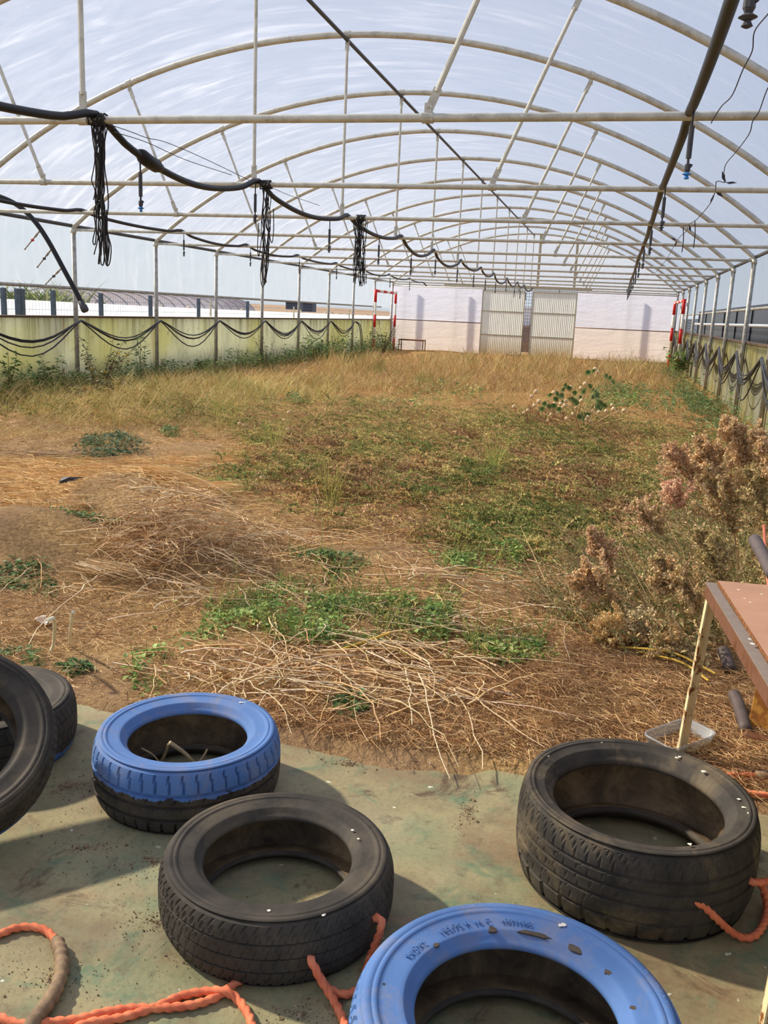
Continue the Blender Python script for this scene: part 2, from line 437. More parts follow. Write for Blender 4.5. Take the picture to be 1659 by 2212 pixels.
def make_ground():
    xs = np.concatenate([np.linspace(-9.75, -4.5, 60), np.linspace(-4.4, 2.5, 150)])
    ys = np.concatenate([np.linspace(-3, 2.7, 6), np.linspace(2.8, 9, 170), np.linspace(9.15, 41, 110)])
    X, Y = np.meshgrid(xs, ys)
    Z = gz(X, Y)
    nz = np.array([[noise.noise(Vector((a*3.1, b*3.1, 0)))*.012+noise.noise(Vector((a*9, b*9, 3)))*.006 for a in xs] for b in ys])
    Z = Z+nz*np.clip((Y-2.9)/.3, 0, 1)
    v = np.stack([X, Y, Z], -1).reshape(-1, 3)
    ny, nx = X.shape
    i = np.arange(ny*nx).reshape(ny, nx)
    f = np.stack([i[:-1, :-1], i[:-1, 1:], i[1:, 1:], i[1:, :-1]], -1).reshape(-1, 4)
    o = obj('ground', newmesh('ground', v, f, MAT['soil'], True), kind='structure')
    # concrete slab in the foreground with a broken far edge
    mb = MB()
    ex = np.linspace(-4.2, 1.6, 90)
    ey = [2.95+.04*math.sin(a*1.9)+.05*noise.noise(Vector((a*2.3, 0, 5)))+.03*noise.noise(Vector((a*9, 0, 2)))+(.05 if a > -.3 else 0) for a in ex]
    n = len(ex)
    top = [(a, b, .0) for a, b in zip(ex, ey)]; low = [(a, b+.01, -.06) for a, b in zip(ex, ey)]
    near = [(a, -2.5, .0) for a in ex]
    mb.add(near+top+low, [(i, i+1, n+i+1, n+i) for i in range(n-1)]+[(n+i, n+i+1, 2*n+i+1, 2*n+i) for i in range(n-1)])
    mb.build('floor', MAT['slab'], kind='structure')
    # land outside
    mb = MB(); mb.add([(-150, -40, -.12), (120, -40, -.12), (120, 200, -.12), (-150, 200, -.12)], [(0, 1, 2, 3)])
    mb.build('ground_outside', MAT['far_soil'], kind='structure', label='flat brown land around the greenhouse')
make_ground()

# ------------------------------------------------------------------ walls, film, curtains
def slab_wall(name, x0, x1, h, mat, capmat):
    mb = MB(); mb.box((x0, -3, -.1), (x1, YEND+.15, h))
    w = mb.build(name, mat, kind='structure')
    mb = MB(); mb.box((x0-.02, -3, h), (x1+.02, YEND+.15, h+.035))
    return w, mb
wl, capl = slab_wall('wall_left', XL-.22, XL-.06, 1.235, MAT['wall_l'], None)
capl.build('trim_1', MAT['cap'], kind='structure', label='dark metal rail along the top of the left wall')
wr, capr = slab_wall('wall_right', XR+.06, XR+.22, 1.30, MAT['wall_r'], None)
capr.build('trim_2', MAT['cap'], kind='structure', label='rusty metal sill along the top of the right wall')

def make_roof():
    nx, ys = 72, np.arange(-3.2, YEND+.31, .5)
    a0 = math.asin(HALF/RARC)
    v, f = [], []
    for y in ys:
        for i in range(nx+1):
            a = -a0+2*a0*i/nx
            r = RARC+.062+.010*noise.noise(Vector((a*6, y*.45, 1)))
            v.append((XC+r*math.sin(a), y, ZARC+r*math.cos(a)))
    w = nx+1
    for j in range(len(ys)-1):
        for i in range(nx): f.append((j*w+i, j*w+i+1, (j+1)*w+i+1, (j+1)*w+i))
    obj('ceiling', newmesh('ceiling', v, f, MAT['film'], True), kind='structure', label='clear plastic film stretched over the arches')
make_roof()

def curtain(name, x, z0, z1, label, bot):
    t = thing(name, label, 'curtain', (x, 0, z0))
    ys = np.arange(-3, YEND+.2, .4); zs = np.linspace(0, z1-z0, 7)
    v = [(.012*noise.noise(Vector((y*1.2, z*.6, x))), y, z) for y in ys for z in zs]
    w = len(zs)
    f = [(j*w+i, j*w+i+1, (j+1)*w+i+1, (j+1)*w+i) for j in range(len(ys)-1) for i in range(w-1)]
    obj('film_sheet', newmesh('film_sheet', v, f, MAT['curtain'], True), t)
    MB().tube([(0, y, 0) for y in np.arange(-3, YEND, 1.5)], bot, 10).build('roller_pipe', MAT['steel_dark'], t, True)
    return t
curtain('roll_up_curtain', XL-.11, 1.765, 2.86, 'pale plastic roll-up side curtain above the green-stained left wall', .030)
curtain('roll_up_curtain', XR+.11, 1.93, 2.86, 'pale plastic roll-up side curtain above the grey right wall', .026)

# far end wall ---------------------------------------------------------
def make_end():
    y = YEND+.09
    d1, d2 = (-5.60, -3.80), (-3.50, -1.66)
    w = obj('wall_back', None, None, (0, y, 0), kind='structure', label='plastic-sheeted end wall with sliding doors')
    def sheet(x0, x1, z0, z1, nm='film_sheet', mt='end_film'):
        nx = max(2, int((x1-x0)/.25)); nz = 5
        v = [(x0+(x1-x0)*i/nx, .008*noise.noise(Vector((i*.7, j, z0))), z0+(z1-z0)*j/nz) for j in range(nz+1) for i in range(nx+1)]
        f = [(j*(nx+1)+i, j*(nx+1)+i+1, (j+1)*(nx+1)+i+1, (j+1)*(nx+1)+i) for j in range(nz) for i in range(nx)]
        obj(nm, newmesh(nm, v, f, MAT[mt], True), w)
    for x0, x1 in ((XL-.1, d1[0]), (d2[1], XR+.1)):
        sheet(x0, x1, -.05, 1.27, 'film_sheet', 'end_low'); sheet(x0, x1, 1.29, EAVE)  # lower sheets carry a pinkish tint, the upper ones a lavender one
        MB().tube([(x0, -.03, 1.28), (x1, -.03, 1.28)], .018, 8).build('rail', MAT['rust_steel'], w, True)
    # gable
    n = 48; v, f = [], []
    for i in range(n+1):
        x = XL-.05+(XR-XL+.1)*i/n
        v += [(x, 0, EAVE), (x, 0, max(EAVE, arcz(x, .05)))]
    f = [(2*i, 2*i+2, 2*i+3, 2*i+1) for i in range(n)]
    obj('gable_film', newmesh('gable_film', v, f, MAT['gable'], True), w)
    for x in (-3.34, -1.84):
        MB().box((x-.05, -.05, EAVE), (x+.05, 0, arcz(x))).build('gable_post', MAT['pale_rail'], w)
    MB().box((-7.26, -.09, 2.78), (-1.1, -.03, 2.86)).build('lintel', MAT['pale_rail'], w)
    MB().tube([(XL, -.05, 2.70), (XR, -.05, 2.70)], .02, 8).build('rail', MAT['steel'], w, True)
    for x in (-9.0, -6.75, .45): MB().box((x-.04, .16, -.1), (x+.04, .22, 2.8)).build('outer_post', MAT['steel_dark'], w)
    # two doors, each with three corrugated sheets
    for k, (x0, x1) in enumerate((d1, d2)):
        d = obj('door_%d' % (k+1), None, None, (0, y-.10-.04*k, 0), kind='structure', label='corrugated translucent sliding door, %s of the gap' % ('left' if k == 0 else 'right'))
        for xx in (x0, x1-.035): MB().box((xx, -.025, .0), (xx+.035, .025, 2.66)).build('stile', MAT['pale_rail'], d)
        for zz in (.82, 1.80, 2.64): MB().box((x0, -.03, zz-.018), (x1, .03, zz+.018)).build('cross_rail', MAT['pale_rail'], d)
        for z0, z1 in ((.02, .80), (.84, 1.78), (1.82, 2.62)):
            nx = 108; xs = np.linspace(x0+.03, x1-.03, nx+1)
            v = [(x, .014*math.cos(2*PI*(x-x0)/.076), zz) for zz in (z0, z1) for x in xs]
            f = [(i, i+1, nx+2+i, nx+1+i) for i in range(nx)]
            obj('corrugated_sheet', newmesh('corrugated_sheet', v, f, MAT['sheet'], True), d)
    MB().box((d1[1], -.02, .0), (d2[0], .03, .05)).build('sill', MAT['stone'], w)
make_end()

# ------------------------------------------------------------------ arch trusses
def make_truss():
    t = thing('arch_truss', '', 'truss', (0, 0, 0), group='galvanised arch trusses of the greenhouse')
    xs = np.linspace(XL, XR, 49)
    path = [(XL, 0, EAVE-.05)]+[(x, 0, arcz(x)) for x in xs]+[(XR, 0, EAVE-.05)]
    MB().tube(path, .040, 12).build('arch', MAT['steel'], t, True)
    MB().tube([(XL+.03, 0, TIE-.10+.1), (XL+.4, 0, TIE), (XC, 0, TIE), (XR-.4, 0, TIE), (XR-.03, 0, TIE)], .0255, 10).build('tie_bar', MAT['steel'], t, True)
    for x in (XL, XR):
        MB().tube([(x, 0, -.05), (x, 0, EAVE-.03)], .041, 12).build('post', MAT['steel_dark'], t, True)
        MB().tube([(x, 0, EAVE-.10), (x, 0, EAVE-.02)], .050, 12).build('clamp', MAT['steel'], t, True)
    def strut(x0, z0, x1, z1):
        d = np.array([x1-x0, 0, z1-z0]); L = np.linalg.norm(d); d /= L
        mb = MB(); p0 = np.array([x0, 0, z0]); nrm = np.array([-d[2], 0, d[0]])
        mb.tube([p0+d*.12, p0+d*(L/2), p0+d*(L-.12)], .0185, 8)
        for a, b in ((0, .14), (L-.14, L)):                    # flattened ends
            q0, q1 = p0+d*a, p0+d*b
            h = nrm*.026; yv = np.array([0, .005, 0])
            mb.hexa([q0-h-yv, q0+h-yv, q0+h+yv, q0-h+yv, q1-h-yv, q1+h-yv, q1+h+yv, q1-h+yv])
        return mb
    strut(XC, TIE+.04, XC, APEX-.05).build('hanger', MAT['steel'], t)
    dx0, dx1 = 2.375, 3.05
    for s in (-1, 1):
        strut(XC+s*dx0, TIE+.04, XC+s*dx1, arcz(XC+dx1)-.06).build('strut', MAT['steel'], t)
    for x in (XC, XC-dx0, XC+dx0):
        mb = MB().tube([(x-.035, 0, TIE), (x+.035, 0, TIE)], .033, 10)
        mb.box((x-.022, -.012, TIE+.02), (x+.022, .012, TIE+.085))
        mb.tube([(x, -.03, TIE+.06), (x, .03, TIE+.06)], .009, 6)
        mb.build('clamp', MAT['steel'], t)
    for x in (XC, XC-dx1, XC+dx1):
        z = arcz(x); sl = -(x-XC)/math.sqrt(RARC**2-(x-XC)**2)
        d = np.array([1, 0, sl]); d /= np.linalg.norm(d); p = np.array([x, 0, z])
        mb = MB().tube([p-d*.035, p+d*.035], .048, 12)
        mb.box((x-.022, -.012, z-.10), (x+.022, .012, z-.03))
        mb.tube([(x, -.03, z-.075), (x, .03, z-.075)], .009, 6)
        mb.build('clamp', MAT['steel'], t)
    return t
truss0 = make_truss()
for n in range(-1, NT_+1):
    o = truss0 if n == -1 else copy_tree(truss0)
    o.location = (0, YT(n), 0)
    if n <= 0:
        o['label'] = 'galvanised arch truss above and behind the camera, out of view' if n < 0 else 'galvanised arch truss nearest overhead, above the camera'
    elif n == 1: o['label'] = 'nearest galvanised arch truss in view, its tie bar carrying the thick knotted twine bundle'
    elif n == NT_: o['label'] = 'farthest galvanised arch truss, standing against the end wall'
    else: o['label'] = '%s galvanised arch truss from the front, counted by tie bars' % ORD[n]

# long pipes ------------------------------------------------------------
thing('ridge_pipe', 'dark straight ridge pipe running under the arch tops', 'pipe', me=MB().tube([(XC, y, APEX-.065) for y in np.arange(-3, YEND+.1, 3)], .024, 8).mesh('ridge_pipe', MAT['dark_pipe'], True))
for x, s in ((XL, 'left'), (XR, 'right')):
    thing('eave_pipe', 'dark pipe along the eave on the %s row of posts' % s, 'pipe', me=MB().tube([(x+(-.03 if s == 'left' else .03), y, EAVE+.03) for y in np.arange(-3, YEND+.1, 3)], .032, 8).mesh('eave_pipe', MAT['dark_pipe'], True))  # dark grey here stands in for the shade on the backlit eave pipes

# ------------------------------------------------------------------ irrigation hoses and sprinklers
def hose_path(x, n0, n1, sag, z=TIE+.005, wob=.03):
    pts = []
    for n in range(n0, n1):
        for k in range(8):
            s = k/8
            # tied beside each tie bar, hanging low in the middle of the bay
            pts.append((x+wob*math.sin(n*2.1+s*3), YT(n)+BAY*s, z+(.03 if k == 0 else 0)-sag*(.9+.3*math.sin(n*1.7))*math.sin(PI*min(1, s*1.02))**.9))
    pts.append((x, YT(n1), z+.02))
    return pts
def sprinkler(x, y, z, label, blue=False, L=.17, tilt=(0, 0, 0)):
    t = thing('sprinkler_dropper', label, 'sprinkler', (x, y, z), tilt)
    MB().tube([(0, 0, 0), (0, 0, -L)], .006, 6).build('tube', MAT['hose'], t)
    MB().tube([(0, 0, -.10), (0, 0, -.10-L)], .015, 8).build('weight', MAT['nozzle'], t)
    e_ = -.10-L
    mb = MB().tube([(0, 0, e_), (0, 0, e_-.03), (0, 0, e_-.031), (0, 0, e_-.06), (0, 0, e_-.07), (0, 0, e_-.075)], [.007, .008, .016, .017, .012, .010], 8)
    mb.lump((.012, 0, e_-.04), .014, 3, 1)
    mb.build('connector', MAT['nozzle'], t)
    mb = MB().tube([(0, 0, e_-.075), (0, 0, e_-.083), (0, 0, e_-.09)], [.014, .026, .012], 10).tube([(0, 0, e_-.09), (0, 0, e_-.105), (0, 0, e_-.11)], [.008, .016, .006], 8)
    mb.build('nozzle', MAT['blue_nozzle' if blue else 'nozzle'], t)
    return t
XH = -3.545
cp = hose_path(XH, 0, 12, .17)
thing('irrigation_hose', 'thick black irrigation hose sagging from tie to tie beneath the ridge', 'hose', me=MB().tube(catmull(cp, 3), .026, 10).mesh('irrigation_hose', MAT['hose'], True))
cpa = np.array(catmull(cp, 3))
for k in range(14):
    y = YT(1.2+.775*k); z = float(np.interp(y, cpa[:, 1], cpa[:, 2])); x = float(np.interp(y, cpa[:, 1], cpa[:, 0]))
    sprinkler(x, y, z-.02, ('%s sprinkler dropper from the front on the sagging middle hose' % (ORD+['thirteenth', 'fourteenth'])[k+1]) if k < 12 else '%s sprinkler dropper on the sagging middle hose, by the end wall' % ('next to last' if k == 12 else 'very last'), k == 0, .17, (0, 0, 0))['group'] = 'sprinkler droppers on the middle hose'
lp = hose_path(-7.45, 0, 11, .07)
lp = lp[:-1]+[(-7.4, YT(11)-.1, TIE-.12)]
thing('irrigation_hose', 'black irrigation hose strung under the tie bars nearer the left curtain', 'hose', me=MB().tube(catmull(lp, 3), .024, 10).mesh('irrigation_hose', MAT['hose'], True))
for n in range(4, 11):
    sprinkler(-7.45, YT(n)+.15, TIE-.01, 'sprinkler dropper on the left hose beside the %s tie bar' % ORD[n])
rp = hose_path(.285, -1, 12, .02, TIE-.01, .008)
thing('irrigation_hose', 'straight black irrigation hose along the right half of the roof', 'hose', me=MB().tube(catmull(rp, 2), .028, 10).mesh('irrigation_hose', MAT['hose'], True))
for n in range(1, 12):
    sprinkler(.30, YT(n)-.25, TIE-.0, 'sprinkler dropper on the right hose beside the %s tie bar' % ORD[n], n == 1)
sprinkler(.264, 2.80, TIE-.005, 'big grey sprinkler dropper at the top right corner, closest to the viewer')
# joint bulge on the middle hose
thing('hose_coupling', 'bulky black coupling on the middle hose past the twine bundle', 'coupling', tuple(cp[10]), (0, 0, 0), me=MB().tube([(0, -.16, .03), (0, -.12, .03), (0, -.10, .02), (0, 0, 0), (0, .10, -.012), (0, .12, -.015), (0, .17, -.02)], [.034, .044, .052, .05, .052, .042, .034], 12).mesh('hose_coupling', MAT['hose'], True))
# loose hose hanging at the left with three stubs
YL = 12.15
pts = [onY(x, y, YL) for x, y in ((-150, 395), (-60, 408), (0, 425), (40, 445), (75, 478), (105, 522), (140, 586), (165, 632), (181, 664))]
lh = thing('hanging_hose', 'loose black hose drooping down before the left curtain', 'hose', tuple(pts[-1]))
P = catmull(pts, 6)-pts[-1]
MB().tube(P, .036, 10).build('hose', MAT['hose'], lh, True)
d = P[-1]-P[-4]; d /= np.linalg.norm(d)
MB().tube([P[-1]-d*.10, P[-1]-d*.03, P[-1]-d*.02, P[-1]+d*.05, P[-1]+d*.07], [.045, .048, .056, .056, .04], 12).build('end_cap', MAT['nozzle'], lh, True)
for (a, b), red in ((((87, 497), (53, 539)), 1), (((111, 538), (80, 578)), 0), (((134, 578), (98, 614)), 0)):
    A, B = onY(*a, YL)-pts[-1], onY(*b, YL)-pts[-1]
    mb = MB().tube([A, A*.75+B*.25, B], [.014, .012, .009], 7).tube([A*.8+B*.2, A*.65+B*.35], .018, 7).tube([A*.06+B*.94, B], .013, 7)
    s_ = mb.build('stub', MAT['steel_dark'], lh)
    MB().lump(A*.5+B*.5, .024, 5, 1).build('valve', MAT['red' if red else 'nozzle'], s_)

# ------------------------------------------------------------------ twine bundles and loose wires
def twine(n, x, ztop, zbot, count, spread, label, extra=()):
    t = thing('twine_bundle', label, 'twine', (x, YT(n), TIE))
    rr = random.Random(n)
    mb = MB()
    for k in range(7):
        a0 = rr.random()*6
        pts = [(rr.uniform(-.015, .015)+(-.05+.1*k/6), .034*math.cos(a0+a)*(1+.2*rr.random()), .034*math.sin(a0+a)*(1+.2*rr.random())) for a in np.linspace(0, 2*PI*1.1, 14)]
        mb.tube(pts, .007, 5)
    mb.build('knot', MAT['twine'], t)
    for k in range(count):
        x0 = rr.uniform(-.6, .6)*spread; y0 = rr.uniform(-.03, .03)
        zl = zbot*rr.choice((.55, .7, .85, .95, 1, 1, 1.02))
        pts = []
        m = 9
        for i in range(m):
            s = i/(m-1)
            pts.append((x0*(1-.3*math.sin(PI*s))+rr.uniform(-.012, .012)+.02*math.sin(s*5+k), y0+rr.uniform(-.012, .012), -.02-(zl)*s))
        if k % 3 == 0:                                            # loops back up
            e_ = pts[-1]; dx = rr.uniform(-.05, .05)
            pts += [(e_[0]+dx*.6, e_[1], e_[2]-.02), (e_[0]+dx, e_[1], e_[2]+.10), (e_[0]+dx*.7, e_[1]+.01, e_[2]+.3)]
        MB().tube(catmull(pts, 3), .0048, 4, False).build('strand', MAT['twine'], t)
    return t
twine(1, -3.50, TIE, .90, 24, .075, 'thickest bundle of black twine knotted on the nearest tie bar')
twine(2, -3.49, TIE, .92, 13, .06, 'slim bundle of black twine hanging from the second tie bar')
twine(3, -3.36, TIE, .80, 26, .14, 'wide spread of black twine strands on the third tie bar')
def loose(name, label, pts, r=.0035):
    return thing(name, label, 'wire', me=MB().tube(catmull(pts, 5), r, 5).mesh(name, MAT['wire']))
W = lambda x, y, Y: onY(x, y, Y)
loose('tie_wire', 'thin dark wire from the nearest tie bar up to the right edge', [W(1536, 266, 5.8), W(1545, 250, 5.7), W(1560, 228, 5.6), W(1582, 205, 5.3), W(1605, 150, 5.0), W(1625, 110, 4.8), W(1630, 68, 4.6), W(1659, 30, 4.3), W(1700, -20, 4.0)], .003)
loose('tie_wire', 'thin dark wire crossing the nearest tie bar at far right and trailing down', [W(1680, 150, 5.2), W(1656, 196, 5.6), W(1640, 240, 5.75), W(1626, 262, 5.78), W(1618, 290, 5.85), W(1590, 328, 6.5), W(1568, 355, 7), W(1563, 378, 7.3)], .003)
vine_pts = [W(1563, 378, 7.3), W(1566, 394, 7.5), W(1548, 392, 8), W(1545, 412, 8.8), W(1534, 440, 9.3), W(1505, 474, 10.5), W(1488, 485, 11.8), W(1482, 500, 12.4), W(1462, 520, 13.5), W(1440, 560, 17), W(1415, 590, 20)]
vt = thing('withered_vine', 'withered wiry vine with dead leaves trailing along the right roof', 'vine', tuple(vine_pts[0]))
MB().tube(catmull(vine_pts, 5)-vine_pts[0], .004, 5).build('stem', MAT['wire'], vt)
for k, p in enumerate([1, 1, 2, 3, 4, 6, 6, 7, 8, 8, 9]):
    c = vine_pts[p]-vine_pts[0]; a = k*1.9
    dd = np.array([math.cos(a)*.09, .02, math.sin(a)*.09])
    mb = MB(); mb.add([c, c+dd*.5+np.array([.012, .01, .01]), c+dd, c+dd*.5-np.array([.012, .01, .012])], [(0, 1, 2, 3)])
    mb.build('dead_leaf', MAT['wire'], vt)
for x, y0, y1, n in ((1501, 476, 536, 3), (1476, 490, 545, 3)):
    a, b = W(x, y0, YT(n)-.05), W(x-3, y1, YT(n)-.05)
    loose('hanging_wire', 'short dark wire hanging %s the third tie bar at right' % ('from' if x > 1490 else 'slanting by'), [a, (a+b)/2+np.array([.01, 0, 0]), b], .006)
# thin wires beside the middle hose
for k, (pp) in enumerate([[W(232, 268, 5.8), W(275, 282, 6.3), W(318, 298, 6.8), W(360, 308, 7.3), W(440, 342, 8), W(540, 390, 8.7)], [W(246, 285, 5.9), W(318, 308, 6.8), W(400, 345, 7.6), W(500, 378, 8.5)],
                          [W(580, 402, 8.85), W(620, 420, 9.8), W(655, 432, 10.6), W(690, 444, 11.4)]]):
    loose('tie_wire', ['thin slack wire above the middle hose, from knot to second tie bar', 'lower of two slack wires above the middle hose', 'thin wire above the middle hose between second and third tie bars'][k], pp, .003)

# ------------------------------------------------------------------ hoses draped along the low walls
def drape(name, x, n0, n1, z, count, sag, label, sgn, var):
    t = thing(name, label, 'hose bundle', (x, 0, 0))
    rr = random.Random(count)
    for k in range(count):
        kk = 1+var*(rr.random()-.35)
        pts = []
        for n in range(n0, n1):
            sg = sag*kk*(.85+.3*rr.random())*(1.5 if (k == 0) else 1)
            for i in range(10):
                s = i/10
                pts.append((sgn*(.055+.012*(k % 3)+.03*math.sin(PI*s)), YT(n)+BAY*s, z+.012*(k//3)-sg*math.sin(PI*s)**1.15))
        pts.append((sgn*.055, YT(n1), z))
        MB().tube(pts, .0125, 6).build('hose', MAT['cable'], t, True)
    return t
drape('draped_hoses', XL+.04, 1, 10, 1.19, 5, .30, 'bundle of thin black hoses looping post to post along the left wall', 1, .5)
drape('draped_hoses', XR-.04, 3, 12, 1.13, 11, .42, 'thick bundle of grey-black hoses looping along the right wall', -1, .45)
tail = [(XL+.10, YT(10), 1.17), (XL+.12, YT(10)+.5, 1.0), (XL+.14, YT(10)+.75, .5), (XL+.15, YT(10)+.8, .0)]
thing('hose_tail', 'cut ends of hoses hanging down by the tenth left post', 'hose', me=MB().tube(catmull(tail, 6), .02, 6).tube(catmull([np.array(p)+np.array([.03, .1, 0]) for p in tail], 6), .016, 6).mesh('hose_tail', MAT['cable'], True))

# ------------------------------------------------------------------ tyres
def add_ring_mesh(prof, NA, fn=None):
    """revolve (r, z) pairs; fn(angle, index, r, z) may change the radius"""
    n = len(prof); v = []
    for k in range(NA):
        a = 2*PI*k/NA; ca, sa = math.cos(a), math.sin(a)
        for i, (r, z) in enumerate(prof):
            rr = fn(a, i, r, z) if fn else r
            v.append((rr*ca, rr*sa, z))
    f = [(k*n+i, ((k+1) % NA)*n+i, ((k+1) % NA)*n+i+1, k*n+i+1) for k in range(NA) for i in range(n-1)]
    return v, f
def tyre(label, R, w, hole, style, mat, loc, rot=(0, 0, 0)):
    t = thing('tyre', label, 'tyre', loc, rot)
    rb = hole
    sh = [(.955, .93), (.915, .975)]
    def side(top):
        pr = [(rb*1.04, .87), (rb*1.075, .90), (rb*1.11, .945), (rb*1.13, .955), (rb*1.17, .955), (R*.66+rb*.34, .985), (R*.8+rb*.2, .992), (R*.812+rb*.188, .983), (R*.824+rb*.176, .990), (R*.925, .968), (R*.958, .935)]
        pr = [(r, z*w if top else (1-z)*w) for r, z in pr]
        if not top: pr = pr[::-1]
        return pr[::-1] if top else pr[::-1]
    NA = {1: 44*8, 2: 66*6, 3: 60*6, 4: 72*5}[style]
    zz = {1: [.065, .12, .16, .235, .25, .29, .305, .37, .43, .445, .485, .50, .55, .60, .615, .655, .67, .74, .79, .85, .90, .935],
          2: [.065, .12, .2, .28, .29, .305, .315, .36, .42, .49, .497, .505, .512, .58, .64, .69, .70, .715, .725, .80, .86, .90, .935],
          3: [.065, .12, .17, .225, .235, .26, .27, .33, .39, .42, .43, .455, .465, .52, .57, .58, .605, .615, .68, .70, .71, .735, .745, .80, .86, .91, .935],
          4: [.065, .12, .17, .23, .245, .27, .285, .35, .42, .45, .5, .55, .58, .65, .715, .73, .755, .77, .83, .87, .91, .935]}[style]
    groove = {1: [(.245, .295), (.44, .49), (.61, .66)], 2: [(.288, .307), (.495, .507), (.698, .717)], 3: [(.232, .263), (.428, .458), (.578, .608), (.708, .738)], 4: [(.24, .275), (.725, .76)]}[style]
    def crown(z):
        u = abs(z-.5)/.435
        return R*(1-.045*u**3.2)
    def fn(a, i, r, zabs):
        z = zabs/w; d = 0.0
        for g0, g1 in groove:
            if g0 <= z <= g1: d = .0105 if style in (1,) else .0055
        u = a/(2*PI)
        if style == 1:
            if z > .66 and z < .92 or z < .235: d = max(d, .0095 if (u*44+ (z-.8)*.6) % 1 < .125 else 0)
            elif d == 0: d = .0065 if (u*44*1.0+(z-.4)*3.5) % 1 < .125 and (.37 < z < .44 or .5 < z < .6 or .31 < z < .36) else 0
        elif style == 2:
            if z > .71 or z < .29: d = max(d, .0038 if (u*66+.28*math.sin((z-.8)*26)) % 1 < .17 else 0)
            elif d == 0: d = .0025 if (u*66+.3*math.sin(z*20)+.4) % 1 < .17 else 0
        elif style == 3:
            if z > .735: d = max(d, .0035 if (u*60+2.2*(z-.735)**1.6*4) % 1 < .17 else 0)
            elif z < .23: d = max(d, .006 if (u*30) % 1 < .09 else 0)
            elif d == 0: d = .0025 if (u*30-(z-.5)*9) % 1 < .09 else 0
        else:
            d = max(d, .006 if (u*72+.5*math.floor(z*9)) % 1 < .21 and (z > .77 or z < .23 or (z*9) % 1 > .35) else 0)
        return r-d
    v, f = add_ring_mesh([(crown(z), z*w) for z in zz][::1], NA, fn)
    obj('tread', newmesh('tread', v, f, mat, False), t)
    for top in (True, False):
        pr = [(rb*1.04, .87), (rb*1.075, .90), (rb*1.11, .945), (rb*1.125, .955), (rb*1.17, .955), (R*.5+rb*.5, .978), (R*.57+rb*.43, .982), (R*.575+rb*.425, .990), (R*.66+rb*.34, .994), (R*.668+rb*.332, .985), (R*.676+rb*.324, .992), (R*.80+rb*.20, .990), (R*.808+rb*.192, .976), (R*.818+rb*.182, .986), (R*.90, .972), (R*.904, .964), (R*.915, .966), (R*.94, .952), (crown(.935), .935)]
        if not top: pr = [(r, 1-z) for r, z in pr[::-1]]
        v, f = add_ring_mesh([(r, z*w) for r, z in pr[::-1]], 144)
        obj('sidewall', newmesh('sidewall', v, f, mat, True), t)
        br = [(rb*1.04, .87), (rb*1.01, .85), (rb, .82), (rb*1.0, .79), (rb*1.05, .775)]
        if not top: br = [(r, 1-z) for r, z in br[::-1]]
        v, f = add_ring_mesh([(r, z*w) for r, z in br[::-1]], 144)
        obj('bead', newmesh('bead', v, f, mat if top else MAT['bare_rubber'], True), t)
    ins = [(rb*1.05, .775), (rb*1.2, .82), (R*.6+rb*.4, .88), (R*.86, .88), (R*.93, .82), (R*.952, .68), (R*.955, .5)]
    ins = ins+[(r, 1-z) for r, z in ins[-2::-1]]
    v, f = add_ring_mesh([(r, z*w) for r, z in ins], 144)
    obj('inner_liner', newmesh('inner_liner', v, f, MAT['liner'], True), t)
    return t
def liner_mat():
    t = NT('tyre_liner')
    f = t.noise(6, 6, .65, None, .4)
    c = t.ramp(f, [(.34, S(62, 55, 46)), (.52, S(118, 100, 76)), (.72, S(168, 142, 106))])
    t.bsdf(c, .75, 0, t.bump(t.noise(40, 4), .3, .004), .2); return t.m
MAT['liner'] = liner_mat()
MAT['bare_rubber'] = mat_tyre('bare_rubber', None, None, True, .3)
BLUE = S(80, 114, 166)
ty1 = tyre('blue-topped tyre lying behind the black ones, twigs standing inside its hole', .308, .219, .196, 1, mat_tyre('rubber_half_blue', BLUE, .128, True, .3), (-1.256, 2.540, 0), (0, 0, .4))
ty2 = tyre('bare black tyre lying in the middle of the slab with orange rope through its tread', .314, .183, .198, 2, mat_tyre('rubber_black', None, None, True, .28), (-.745, 2.037, 0), (0, 0, 1.1))
ty3 = tyre('wide dusty black tyre standing lowest-profile by the cream table leg, spotted with droppings', .344, .269, .243, 3, mat_tyre('rubber_dusty', None, None, True, .8), (.192, 2.519, 0), (0, 0, 2.0))
ty4 = tyre('large blue-painted tyre cut by the bottom edge of the view', .352, .205, .214, 4, mat_tyre('rubber_all_blue', BLUE, .02, True, .3), (-.066, 1.645, 0), (0, 0, .2))
ty6 = tyre('black tyre half hidden under a leaning tyre at the left edge, blue underneath', .31, .2, .198, 2, mat_tyre('rubber_blue_under', BLUE, .035, False, .3), (-2.06, 2.567, 0), (0, 0, 3.0))
# leaning tyre: near lower edge on the slab, far edge up on the tyre behind
nvec = Vector((math.sin(.64)*math.cos(-.80), math.sin(.64)*math.sin(-.80), math.cos(.64)))
fc = Vector((-1.80, 2.067, .335))
WT = .19
rotm = nvec.to_track_quat('Z', 'Y').to_euler()
ty5 = tyre('dusty black tyre leaning on another at the left edge, lower rim blue', .315, WT, .196, 2, mat_tyre('rubber_lean', BLUE, .052, False, .42), tuple(fc-nvec*WT*.95), tuple(rotm))

